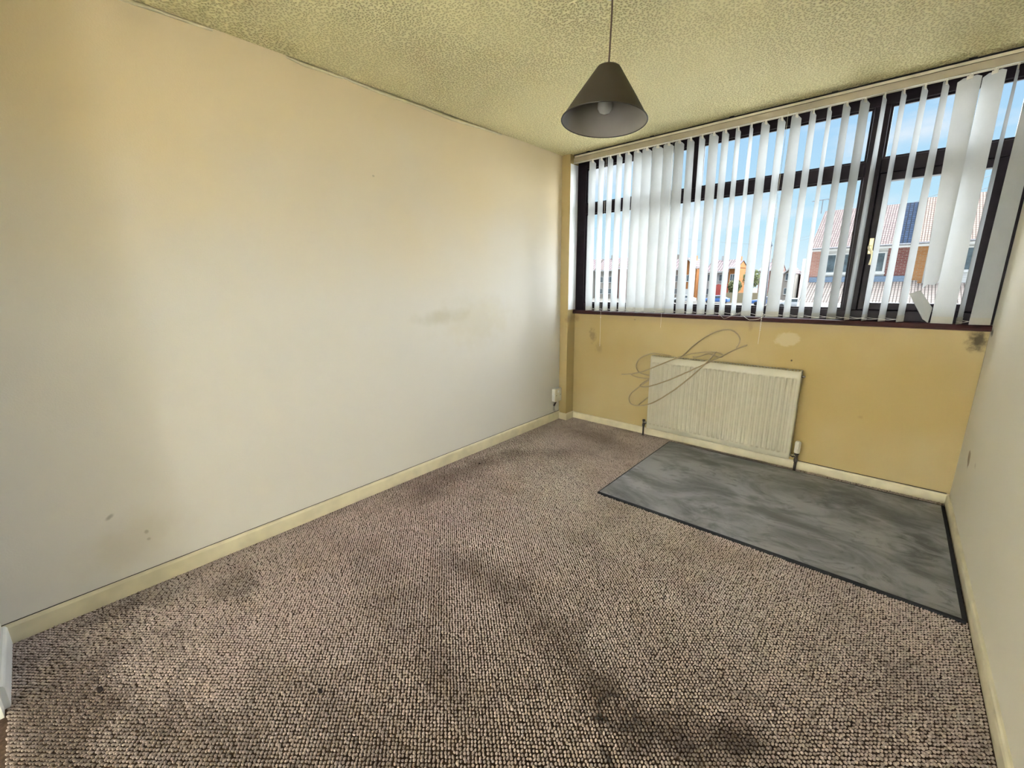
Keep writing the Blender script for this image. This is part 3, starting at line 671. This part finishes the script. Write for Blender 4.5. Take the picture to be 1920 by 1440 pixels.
# ------------------------------------------------------------------ loose cables over the radiator
C1 = [(0.628,-0.050,0.520),(0.727,-0.060,0.540),(0.836,-0.090,0.578),(0.979,-0.118,0.652),(1.111,-0.118,0.722),(1.226,-0.088,0.770),(1.349,-0.090,0.797),(1.420,-0.090,0.800),(1.458,-0.095,0.786),(1.439,-0.090,0.766),(1.349,-0.060,0.779),(1.265,-0.045,0.745),(1.22,-0.014,0.735)]
C2 = [(1.614,-0.100,0.874),(1.542,-0.105,0.836),(1.464,-0.118,0.785),(1.364,-0.118,0.720),(1.247,-0.113,0.645),(1.079,-0.110,0.545),(0.944,-0.112,0.478),(0.854,-0.100,0.450),(0.819,-0.080,0.452),(0.831,-0.060,0.472),(0.871,-0.022,0.504),(0.941,-0.013,0.545)]
C3 = [(1.425,-0.150,0.814),(1.386,-0.145,0.756),(1.326,-0.140,0.680),(1.255,-0.130,0.599),(1.141,-0.123,0.482),(1.026,-0.115,0.382),(0.935,-0.114,0.318),(0.831,-0.105,0.279),(0.747,-0.080,0.275),(0.714,-0.060,0.311),(0.727,-0.050,0.362),(0.782,-0.040,0.419),(0.871,-0.020,0.499),(0.986,-0.012,0.599),(1.085,-0.013,0.687),(1.158,-0.022,0.757),(1.225,-0.045,0.831),(1.327,-0.055,0.917),(1.410,-0.055,0.960),(1.478,-0.055,0.970),(1.526,-0.055,0.947),(1.552,-0.060,0.909),(1.552,-0.070,0.874),(1.540,-0.085,0.842)]
C4 = [(1.055,-0.045,0.731),(0.987,-0.060,0.738),(0.890,-0.060,0.735),(0.793,-0.055,0.684),(0.759,-0.050,0.616),(0.783,-0.050,0.565),(0.837,-0.045,0.547),(0.879,-0.022,0.539),(0.962,-0.013,0.529)]
C5 = [(0.812,-0.070,0.567),(0.722,-0.060,0.537),(0.760,-0.050,0.517),(0.817,-0.040,0.512),(0.871,-0.022,0.511),(0.963,-0.013,0.519)]
C6 = [(0.824,-0.100,0.283),(0.849,-0.060,0.314),(0.885,-0.022,0.354),(0.952,-0.013,0.401)]
for pts, lab in ((C1, 'cream cable end sticking out left of the radiator top'), (C2, 'cream cable crossing the radiator front with its tip at upper right'),
                 (C3, 'longest cream cable with a big loop standing above the radiator'), (C4, 'cream cable loop bulging left at the radiator top corner'),
                 (C5, 'short cream cable fold behind the radiator left edge'), (C6, 'lowest short cream cable left of the radiator')):
    obj('cable', tube(new_bm(), catmull(pts, 8), 0.0048, 8), M['cable'], smooth=True, label=lab, cat='cable', group='loose cables over the radiator')

# ------------------------------------------------------------------ wall socket box on the left wall
sk = empty('socket_box', 'white surface socket box low on the left wall by the corner', 'socket', (0, -0.20, 0.19))
bpy.context.view_layer.update()
def sl(o): o.matrix_parent_inverse = sk.matrix_world.inverted(); return o
bm = box(new_bm(), (0.0, -0.240, 0.200), (0.034, -0.140, 0.325)); bevel(bm, 0.004); sl(obj('back_box', bm, M['skirting_white'], sk))
bm = box(new_bm(), (0.034, -0.242, 0.198), (0.042, -0.138, 0.327)); bevel(bm, 0.003); sl(obj('face_plate', bm, M['plastic'], sk))
sl(bx('rocker_switch', (0.042, -0.200, 0.285), (0.046, -0.180, 0.310), M['skirting_white'], sk, 0.002))
for y in (-0.222, -0.158): sl(obj('screw', lathe(new_bm(), [(0.004,0.0),(0.004,0.002),(0.0005,0.0025)], (0.042, y, 0.262), 10, 'x'), M['metal'], sk, True))
sl(obj('cable_entry', tube(new_bm(), catmull([(0.018,-0.20,0.200),(0.018,-0.202,0.185),(0.012,-0.206,0.168),(0.006,-0.21,0.15)], 5), 0.0085, 8), M['debris'], sk, True, label='dark broken cable entry under the box'))

# ------------------------------------------------------------------ pendant lamp
LX, LY = 1.385, -1.780
lamp = empty('pendant_lamp', 'grey-brown cone-shaped pendant lamp hanging from the ceiling', 'lamp', (LX, LY, 2.4))
HS, RBt, RTp = 0.187, 0.1687, 0.049
obj('ceiling_rose', lathe(new_bm(), [(0.001,-0.028),(0.012,-0.028),(0.03,-0.022),(0.036,-0.004),(0.036,0)], (0.004,0.002,0), 28), M['plastic'], lamp, True)
TM = Matrix.Translation((-0.005, -0.0158, 1.9508-2.4)) @ Vector((0.0259, 0.0843, 1)).to_track_quat('Z', 'Y').to_matrix().to_4x4()   # the shade hangs slightly askew
def shade_part(nm, bm, mat, par=lamp, **k):
    bmesh.ops.transform(bm, matrix=TM, verts=bm.verts); return obj(nm, bm, mat, par, True, **k)
shade = shade_part('lamp_shade', lathe(new_bm(), [(0.016,HS+0.004),(RTp-0.010,HS+0.004),(RTp-0.003,HS+0.001),(RTp+0.001,HS-0.005),(RTp+(RBt-RTp)*0.5,HS*0.5),(RBt,0)], seg=72), M['shade'])
shade_part('lining', lathe(new_bm(), [(0.016,HS+0.001),(RTp-0.010,HS+0.001),(RTp-0.002,HS-0.006),(RTp+(RBt-RTp)*0.5-0.002,HS*0.5),(RBt-0.002,0)], seg=72), M['lining'], shade, label='pale grey inner lining')
bm = new_bm(); tube(bm, [(RBt*math.cos(a), RBt*math.sin(a), 0) for a in [2*math.pi*k/72 for k in range(73)]], 0.0024, 6)
shade_part('rim', bm, M['rim'], shade, label='dark rim round the open bottom')
shade_part('lamp_holder', lathe(new_bm(), [(0.004,HS+0.012),(0.014,HS+0.008),(0.019,HS),(0.019,HS-0.045),(0.022,HS-0.047),(0.022,HS-0.065),(0.015,HS-0.068)], seg=24), M['plastic'])
shade_part('bulb', lathe(new_bm(), [(0.012,HS-0.055),(0.013,HS-0.075),(0.022,HS-0.096),(0.0295,HS-0.116),(0.031,HS-0.130),(0.028,HS-0.146),(0.018,HS-0.158),(0.001,HS-0.163)], seg=28), M['bulb'])
obj('flex', tube(new_bm(), catmull([(0.004,0.002,-0.02),(0.004,0.002,-0.08),(0.002,0.001,-0.16),(0.0,0,-0.25),(0,0,-0.27)], 6), 0.0035, 10), M['cord'], lamp, True)

# ------------------------------------------------------------------ rug
rug = empty('rug', 'grey plush rug with black bound edges below the radiator', 'rug', (1.93, -0.66, 0.0))
bpy.context.view_layer.update()
def gl(o): o.matrix_parent_inverse = rug.matrix_world.inverted(); return o
GX0, GX1, GY0, GY1, GZ0, GZ1 = 1.106, 2.7485, -1.246, -0.079, 0.001, 0.014
nxg, nyg = 120, 86; X = np.linspace(GX0+0.006, GX1-0.006, nxg); Yg = np.linspace(GY0+0.006, GY1-0.006, nyg)
bm = new_bm(); rows = []
for y in Yg:
    row = []
    for x in X:
        zz = GZ1-0.001+0.0012*math.sin(x*7.1+y*3)*math.sin(y*6.3+1)+0.0006*random.random()
        row.append(bm.verts.new((x, y, zz)))
    rows.append(row)
for a, c in zip(rows, rows[1:]):
    for k in range(nxg-1): bm.faces.new((a[k], a[k+1], c[k+1], c[k]))
gl(obj('pile', bm, M['rug'], rug, True))
for lo, hi in (((GX0,GY0-0.004,GZ0),(GX1,GY0+0.012,GZ1+0.001)), ((GX0,GY1-0.010,GZ0),(GX1,GY1+0.002,GZ1)), ((GX0-0.002,GY0+0.012,GZ0),(GX0+0.007,GY1-0.01,GZ1-0.001)), ((GX1-0.013,GY0+0.012,GZ0),(GX1+0.003,GY1-0.01,GZ1+0.001))):
    gl(bx('binding', lo, hi, M['binding'], rug, 0.003))

# ------------------------------------------------------------------ bits on the carpet
def fluff(x, y, r, lab):
    bm = new_bm(); bmesh.ops.create_icosphere(bm, subdivisions=2, radius=r)
    for v_ in bm.verts: v_.co = Vector((v_.co.x*1.5, v_.co.y*0.7, v_.co.z*0.5))*(0.75+0.5*random.random())
    obj('fluff', bm, M['debris'], loc=(x, y, 0.010), label=lab, cat='debris')
fluff(1.11, -3.046, 0.009, 'dark bit of fluff on the carpet, lower middle'); fluff(0.541, -3.532, 0.010, 'dark bit of fluff on the carpet, far lower left')
fluff(0.20, -1.42, 0.008, 'dark crumb on the carpet near the left skirting')

# ------------------------------------------------------------------ outside
GZ = -2.7
def gmat():
    b = NB('pale_concrete_ground'); v = b.pos()
    c = b.mix(b.rng(b.noise(0.15, 5, 0.6, v).outputs['Fac'], 0.35, 0.65), (0.10, 0.09, 0.076), (0.08, 0.074, 0.068))
    return b.bsdf(c, 0.9, 0.1)
bx('ground', (-160, 0.6, GZ-0.3), (60, 240, GZ), gmat(), kind='structure', label='pale concrete ground and road outside the window', cat='ground')
bx('bounce_slab', (-60, 0.6, GZ), (40, 20, GZ+0.02), simple('pale_bounce_surface', (0.55, 0.53, 0.48), 0.9, 0.1), kind='structure', label='added unseen pale slab below the window, bouncing light up', cat='ground')  # added out of view, pale so it bounces light onto the ceiling
def brick_mat(name, c1, c2, mortar, axes='xz', sc=1.0):
    b = NB(name); v = b.pos(); sx = b.n('ShaderNodeSeparateXYZ'); b.l(v, sx.inputs[0]); cb = b.n('ShaderNodeCombineXYZ')
    b.l(sx.outputs['XYZ'.index(axes[0].upper())], cb.inputs[0]); b.l(sx.outputs[2], cb.inputs[1])
    t = b.n('ShaderNodeTexBrick'); b.l(cb.outputs[0], t.inputs['Vector']); t.inputs['Scale'].default_value = 1/sc
    t.inputs['Color1'].default_value = (*c1,1); t.inputs['Color2'].default_value = (*c2,1); t.inputs['Mortar'].default_value = (*mortar,1)
    t.inputs['Brick Width'].default_value = 0.225; t.inputs['Row Height'].default_value = 0.075; t.inputs['Mortar Size'].default_value = 0.008
    return b.bsdf(t.outputs['Color'], 0.9, 0.1)
def tile_mat(name, c1, c2, pw, ph):
    b = NB(name); v = b.pos(); sx = b.n('ShaderNodeSeparateXYZ'); b.l(v, sx.inputs[0]); cb = b.n('ShaderNodeCombineXYZ'); b.l(sx.outputs[0], cb.inputs[0]); b.l(sx.outputs[1], cb.inputs[1])
    t = b.n('ShaderNodeTexBrick'); b.l(cb.outputs[0], t.inputs['Vector']); t.inputs['Scale'].default_value = 1; t.offset = 0.0
    t.inputs['Color1'].default_value = (*c1,1); t.inputs['Color2'].default_value = (*c2,1); t.inputs['Mortar'].default_value = (*[x*0.16 for x in c1],1)
    t.inputs['Brick Width'].default_value = pw; t.inputs['Row Height'].default_value = ph; t.inputs['Mortar Size'].default_value = pw*0.16; t.inputs['Mortar Smooth'].default_value = 0.6
    return b.bsdf(t.outputs['Color'], 0.85, 0.1, 0, t.outputs['Fac'], -0.5, 0.03)
M['redbrick'] = brick_mat('red_brick', (0.141, 0.048, 0.043), (0.178, 0.066, 0.056), (0.211, 0.178, 0.160), sc=1.15)
M['orangebrick'] = brick_mat('orange_brick', (0.262, 0.114, 0.038), (0.294, 0.142, 0.057), (0.237, 0.180, 0.118), sc=1.1)
M['pinkbrick'] = brick_mat('pink_brick', (0.304, 0.145, 0.114), (0.339, 0.183, 0.145), (0.332, 0.255, 0.218))
M['roof1'] = tile_mat('pinkish_roof_tiles', (0.155, 0.120, 0.115), (0.195, 0.150, 0.138), 0.1, 0.17)
M['roof2'] = tile_mat('orange_roof_tiles', (0.195, 0.143, 0.120), (0.225, 0.170, 0.145), 0.1, 0.17)
M['porch'] = tile_mat('pale_porch_tiles', (0.192, 0.160, 0.144), (0.218, 0.186, 0.166), 0.12, 0.2)
M['dark_tiles'] = tile_mat('dark_blue_roof_tiles', (0.008, 0.017, 0.038), (0.013, 0.027, 0.057), 0.16, 0.2)  # dark blue tiles for one strip of the roof
M['upvc'] = simple('white_house_trim', (0.491, 0.491, 0.484), 0.5, 0.4, var=0.03)
M['clad'] = simple('white_cladding', (0.400, 0.400, 0.394), 0.6, 0.3, var=0.04)
M['hglass'] = simple('house_window_pane', (0.065, 0.090, 0.105), 0.15, 0.6, var=0.3, nscale=3)
M['lead'] = simple('grey_lead_flashing', (0.132, 0.176, 0.242), 0.7, 0.3)
M['farroof'] = tile_mat('far_pink_roof', (0.194, 0.147, 0.154), (0.222, 0.176, 0.176), 0.5, 0.6)
M['farwall'] = simple('far_cream_render', (0.275, 0.249, 0.220), 0.9, 0.1)
M['farorange'] = simple('far_orange_brick', (0.315, 0.132, 0.048), 0.9, 0.1, var=0.1, nscale=2)
M['farpink'] = simple('far_pink_brick', (0.264, 0.154, 0.132), 0.9, 0.1, var=0.1, nscale=2)
M['pole'] = simple('grey_timber_pole', (0.160, 0.160, 0.170), 0.8, 0.2)
M['leaf'] = simple('olive_foliage', (0.119, 0.132, 0.059), 0.8, 0.2, var=0.4, nscale=3)
M['bark'] = simple('brown_bark', (0.10, 0.07, 0.05), 0.9, 0.1)
M['blue'] = simple('blue_car_paint', (0.06, 0.14, 0.36), 0.3, 0.5, var=0.1)
M['silver'] = simple('silver_car_paint', (0.42, 0.43, 0.45), 0.3, 0.5, var=0.1)
M['redp'] = simple('red_painted_panel', (0.396, 0.070, 0.055), 0.5, 0.4, var=0.1)
M['tyre'] = simple('tyre_rubber', (0.02, 0.02, 0.02), 0.8, 0.2)
M['yellow'] = simple('buff_garden_wall', (0.273, 0.224, 0.139), 0.9, 0.1, var=0.1)

def window_unit(par, x0, x1, z0, z1, y, n=2, nm='window'):
    bm = new_bm(); t = 0.07
    for lo, hi in (((x0,y-0.05,z0),(x0+t,y,z1)), ((x1-t,y-0.05,z0),(x1,y,z1)), ((x0+t,y-0.05,z0),(x1-t,y,z0+t)), ((x0+t,y-0.05,z1-t),(x1-t,y,z1))): box(bm, lo, hi)
    for k in range(1, n): xm = x0+(x1-x0)*k/n; box(bm, (xm-t/2,y-0.05,z0+t), (xm+t/2,y,z1-t))
    box(bm, (x0-0.05, y-0.10, z0-0.06), (x1+0.05, y, z0))
    w = obj(nm, bm, M['upvc'], par)
    for k in range(n):
        a = x0+(x1-x0)*k/n; c = x0+(x1-x0)*(k+1)/n
        bx('pane', (a+t/2, y-0.02, z0+t), (c-t/2, y-0.006, z1-t), M['hglass'], w)
def roof_slab(bm, x0, x1, y0, z0, y1, z1, th=0.12):
    prism(bm, [(y0,z0),(y1,z1),(y1,z1-th),(y0,z0-th)], 0, x0, x1)

# near semi-detached pair seen through the casement
YW = 26.0
h1 = empty('brick_house', 'nearest house outside with pink tiled roof and red brick wall, left half', 'house')
bx('wall', (-1.45, YW, GZ), (-0.98, YW+7, 2.95), M['pinkbrick'], h1); bx('wall', (-0.98, YW, GZ), (1.75, YW+7, 2.95), M['clad'], h1); bx('wall', (1.75, YW, GZ), (2.78, YW+7, 2.95), M['redbrick'], h1)
bm = new_bm(); prism(bm, [(YW,2.95),(YW+7,2.95),(YW+3.5,5.2)], 0, -1.40, 2.78); obj('gable', bm, M['pinkbrick'], h1)
bm = new_bm(); roof_slab(bm, -1.55, 2.10, YW-0.3, 2.98, YW+3.5, 5.32); obj('roof', bm, M['roof1'], h1); bm = new_bm(); roof_slab(bm, -1.55, 2.80, YW+7.3, 2.98, YW+3.5, 5.32); obj('roof', bm, M['roof1'], h1)
bm = new_bm(); roof_slab(bm, 2.10, 2.64, YW-0.3, 2.99, YW+3.5, 5.33); obj('roof_strip', bm, M['dark_tiles'], h1, label='dark blue strip of the roof')
bx('fascia', (-1.55, YW-0.32, 2.80), (2.80, YW-0.26, 2.94), M['upvc'], h1)
obj('gutter', tube(new_bm(), [(-1.6,YW-0.36,2.93),(2.8,YW-0.36,2.95)], 0.055, 8), M['pole'], h1, True)
window_unit(h1, -0.95, 0.30, 1.62, 2.66, YW, 2); window_unit(h1, 0.55, 1.72, 1.62, 2.66, YW, 2)
bx('flashing', (-1.4, YW-0.14, 1.14), (2.75, YW, 1.44), M['lead'], h1)
bm = new_bm(); roof_slab(bm, -1.45, 3.05, YW-2.5, 0.17, YW-0.02, 1.22); obj('porch_roof', bm, M['porch'], h1)
bx('porch_wall', (-1.35, YW-2.3, GZ), (2.95, YW-0.02, 0.10), M['clad'], h1); bx('porch_fascia', (-1.45, YW-2.56, -0.05), (3.05, YW-2.50, 0.16), M['upvc'], h1)
obj('drainpipe', tube(new_bm(), [(-1.72,YW-0.2,2.45),(-1.68,YW-0.2,GZ)], 0.085, 10), M['upvc'], h1, True)
bm = tube(new_bm(), [(-1.75,YW+3.5,5.2),(-1.75,YW+3.5,6.0)], 0.025, 6); tube(bm, [(-2.3,YW+3.5,5.95),(-1.4,YW+3.5,6.0)], 0.018, 6)
for k in range(5): tube(bm, [(-2.2+0.18*k,YW+3.3,5.96),(-2.2+0.18*k,YW+3.7,5.96)], 0.012, 5)
obj('tv_aerial', bm, M['pole'], h1)
h2 = empty('brick_house', 'nearest house outside with orange tiled roof and white cladding, right half', 'house')
bx('wall', (2.78, YW, GZ), (3.22, YW+7, 2.98), M['orangebrick'], h2); bx('wall', (3.22, YW+0.05, GZ), (9.5, YW+7, 2.98), M['clad'], h2)
bm = new_bm(); roof_slab(bm, 2.64, 9.6, YW-0.35, 3.02, YW+3.5, 5.50); obj('roof', bm, M['roof2'], h2); bm = new_bm(); roof_slab(bm, 2.80, 9.6, YW+7.3, 3.0, YW+3.5, 5.50); obj('roof', bm, M['roof2'], h2)
bm = new_bm(); prism(bm, [(YW,2.98),(YW+7,2.98),(YW+3.5,5.38)], 0, 2.80, 9.5); obj('gable', bm, M['orangebrick'], h2)
bx('fascia', (2.80, YW-0.37, 2.82), (9.6, YW-0.31, 2.98), M['upvc'], h2); obj('gutter', tube(new_bm(), [(2.82,YW-0.42,2.97),(9.6,YW-0.42,2.98)], 0.055, 8), M['pole'], h2, True)
window_unit(h2, 3.35, 4.2, 1.55, 2.75, YW+0.04, 1); window_unit(h2, 4.40, 5.7, 1.62, 2.74, YW+0.04, 2)
bm = new_bm()
for k in range(5): box(bm, (3.3, YW-0.0, 1.0+k*0.11), (9.4, YW+0.05, 1.095+k*0.11))
obj('weatherboard', bm, M['upvc'], h2)
bm = new_bm(); roof_slab(bm, 3.05, 9.6, YW-2.5, 0.20, YW-0.02, 1.08); obj('porch_roof', bm, M['porch'], h2)
bx('porch_wall', (3.05, YW-2.3, GZ), (9.5, YW-0.02, 0.12), M['clad'], h2)

# far row of houses
def far_house(x0, x1, y, ze, zr, wall, roof, label, depth=8, gable=False, wins=2, garage=False):
    h = empty('distant_house', label, 'house', group='distant houses across the road')
    bx('wall', (x0, y, GZ), (x1, y+depth, ze), wall, h)
    if gable:
        xm = (x0+x1)/2
        bm = new_bm(); prism(bm, [(x0,ze),(x1,ze),(xm,zr-0.15)], 1, y, y+depth); obj('gable', bm, wall, h)
        for s in (0, 1):
            bm = new_bm(); xa = x0-0.12 if s == 0 else x1+0.12; za = ze-0.15
            prism(bm, [(xa,za),(xm,zr),(xm,zr+0.18),(xa,za+0.18)], 1, y-0.3, y+depth); obj('roof', bm, roof, h)
            bm = new_bm(); prism(bm, [(xa,za-0.14),(xm,zr-0.14),(xm,zr+0.12),(xa,za+0.12)], 1, y-0.36, y-0.30); obj('bargeboard', bm, M['upvc'], h)
    else:
        for s in (0, 1):
            bm = new_bm()
            if s == 0: roof_slab(bm, x0-0.1, x1+0.1, y-0.4, ze-0.05, y+depth/2, zr)
            else: roof_slab(bm, x0-0.1, x1+0.1, y+depth+0.4, ze-0.05, y+depth/2, zr)
            obj('roof', bm, roof, h)
        bm = new_bm(); prism(bm, [(y,ze-0.1),(y+depth,ze-0.1),(y+depth/2,zr-0.12)], 0, x0, x1); obj('gable', bm, wall, h)
        bx('fascia', (x0-0.1, y-0.46, ze-0.25), (x1+0.1, y-0.40, ze+0.02), M['upvc'], h)
    for k in range(wins):
        a = x0+(x1-x0)*(k+0.2)/wins; c = x0+(x1-x0)*(k+0.8)/wins
        window_unit(h, a, c, 1.2, 2.6, y, 2)
        if garage and k == 0: bx('garage_door', (a-0.2, y-0.06, GZ), (c+0.4, y, -0.35), M['upvc'], h)
        else: window_unit(h, a, c, -1.6, -0.3, y, 2)
    bx('chimney', ((x0+x1)/2-0.4, y+depth/2-0.4, zr-0.6), ((x0+x1)/2+0.4, y+depth/2+0.4, zr+0.8), wall, h)
    return h
far_house(-64, -56.5, 95, 4.3, 7.2, M['farwall'], M['farroof'], 'leftmost cream distant house seen through the blind')
far_house(-56, -50.8, 95, 4.2, 7.2, M['farwall'], M['farroof'], 'second distant house from the left with pink roof', wins=2)
far_house(-50.2, -45.5, 96, 4.6, 7.3, M['farpink'], M['farroof'], 'pink brick distant house, third from the left')
far_house(-44.9, -41, 98, 4.2, 7.0, M['farwall'], M['farroof'], 'distant house hidden behind the closed slats', wins=2)
far_house(-40.6, -34.4, 97, 4.0, 6.6, M['farwall'], M['farroof'], 'white distant house left of the orange gable', garage=True)
far_house(-33.8, -29.9, 92, 4.0, 5.9, M['farorange'], M['farroof'], 'distant house with an orange brick gable end', gable=True, wins=1, garage=True)
far_house(-29.0, -24.4, 95, 3.2, 5.7, M['clad'], M['farroof'], 'white fronted distant house with pink roof beside the orange one')
far_house(-24.1, -22.6, 94, 3.9, 5.4, M['farorange'], M['farroof'], 'narrow distant orange brick house right of the white front', wins=1)
far_house(-22.3, -18.5, 112, 3.6, 5.4, M['farpink'], M['farroof'], 'distant pink house behind the tree')
far_house(-15.4, -13.3, 100, 2.6, 3.6, M['farwall'], M['farroof'], 'small cream distant gable right of the telegraph pole', gable=True, wins=1)
far_house(-13.0, -7.5, 104, 2.6, 4.1, M['farpink'], M['farroof'], 'pale distant house nearest the drainpipe of the near house')
# tree
def tree(x, y, h, r, lab):
    t = empty('tree', lab, 'tree', (x, y, GZ)); bpy.context.view_layer.update()
    bm = tube(new_bm(), [(0,0,0),(0.05,0,h*0.3),(0,0.1,h*0.62)], [0.22,0.16,0.08], 8)
    for k in range(5):
        a = k*1.3; tube(bm, [(0,0.05,h*0.35),(0.5*r*math.cos(a),0.5*r*math.sin(a),h*0.62)], [0.07,0.03], 6)
    obj('trunk', bm, M['bark'], t, True)
    N = 900; bm = new_bm()
    for k in range(N):
        u = random.gauss(0,1), random.gauss(0,1), random.gauss(0,1); L = math.sqrt(sum(q_*q_ for q_ in u)); rad_ = r*random.random()**0.4
        p = Vector((u[0]/L*rad_, u[1]/L*rad_, h*0.66+u[2]/L*rad_*1.1)); a = Vector((random.gauss(0,1),random.gauss(0,1),random.gauss(0,1))).normalized()*0.22; c_ = a.orthogonal().normalized()*0.14
        bm.faces.new([bm.verts.new(p+q_) for q_ in (a, c_, -a, -c_)])
    obj('foliage', bm, M['leaf'], t, kind='stuff')
tree(-19.3, 92, 6.6, 1.6, 'olive green tree between the distant houses'); tree(-21.2, 88, 4.4, 1.2, 'small bushy tree left of the telegraph pole')
# telegraph pole and wires
tp = empty('telegraph_pole', 'tall thin telegraph pole standing before the distant houses', 'pole', (-8.2, 50, GZ)); bpy.context.view_layer.update()
o = obj('post', tube(new_bm(), [(-0.0,0,0),(-0.06,0,7.7)], [0.12,0.08], 10), M['pole'], tp, True)
obj('cap', lathe(new_bm(), [(0.001,0),(0.12,0.0),(0.14,0.1),(0.10,0.35),(0.04,0.42),(0.001,0.43)], (-0.06,0,7.5), 12), M['lead'], tp, True)
def wire(p, q_, sag, lab):
    P_ = [Vector(p).lerp(Vector(q_), k/16)-Vector((0,0,sag*4*(k/16)*(1-k/16))) for k in range(17)]
    obj('overhead_wire', tube(new_bm(), P_, 0.011, 5), M['pole'], smooth=True, label=lab, cat='wire', group='overhead wires')
wire((-8.26,50,4.9), (14,10,7.6), 0.7, 'upper overhead wire from the pole crossing the right panes'); wire((-8.26,50,4.8), (14,9,6.7), 0.7, 'lower overhead wire from the pole crossing the right panes')
wire((-8.26,50,4.9), (-30,16,9.0), 0.8, 'overhead wire from the pole across the middle panes')
# cars, fence, wall
def car(x, y, mat, lab, L=4.1):
    c = empty('car', lab, 'car', (x, y, GZ), group='cars parked across the road'); bpy.context.view_layer.update()
    bm = new_bm(); prism(bm, [(-L/2,0.3),(-L/2,0.75),(-L/2+0.1,0.85),(-L*0.27,0.92),(-L*0.14,1.38),(L*0.22,1.42),(L*0.40,0.95),(L/2,0.85),(L/2,0.3)], 1, -0.82, 0.82); bevel(bm, 0.06, 2); obj('body', bm, mat, c, True)
    bm = new_bm(); prism(bm, [(-L*0.22,0.95),(-L*0.125,1.32),(L*0.20,1.36),(L*0.33,0.97)], 1, -0.835, 0.835); obj('side_window', bm, M['hglass'], c)
    for sx_ in (-0.3, 0.3):
        for sy in (-0.8, 0.8): obj('wheel', lathe(new_bm(), [(0.001,-0.1),(0.30,-0.1),(0.32,-0.06),(0.32,0.06),(0.30,0.1),(0.001,0.1)], (L*sx_, sy, 0.32), 16, 'y'), M['tyre'], c, True)
car(-21.9, 80, M['blue'], 'blue car parked before the white distant house'); car(-27.8, 80, M['silver'], 'silver car parked below the orange gable'); car(-13.2, 76, M['blue'], 'blue car by the foot of the telegraph pole'); car(-8.6, 70, M['silver'], 'silver car near the near house drainpipe')
rf = empty('red_fence', 'red painted panel fence before the white distant house', 'fence', (-25.6, 93, GZ)); bpy.context.view_layer.update()
for k in range(9): bx('board', (-1.7+k*0.38, -0.04, 0.05), (-1.34+k*0.38, 0.0, 3.2 if k % 2 else 3.3), M['redp'], rf)
for x in (-1.75, 1.75): bx('post', (x-0.06,-0.06,0), (x+0.06,0.06,3.4), M['redp'], rf)
bx('garden_wall', (-22.0, 84, GZ), (-14.5, 84.25, -0.9), M['yellow'], label='low buff garden wall in front of the tree', cat='wall')
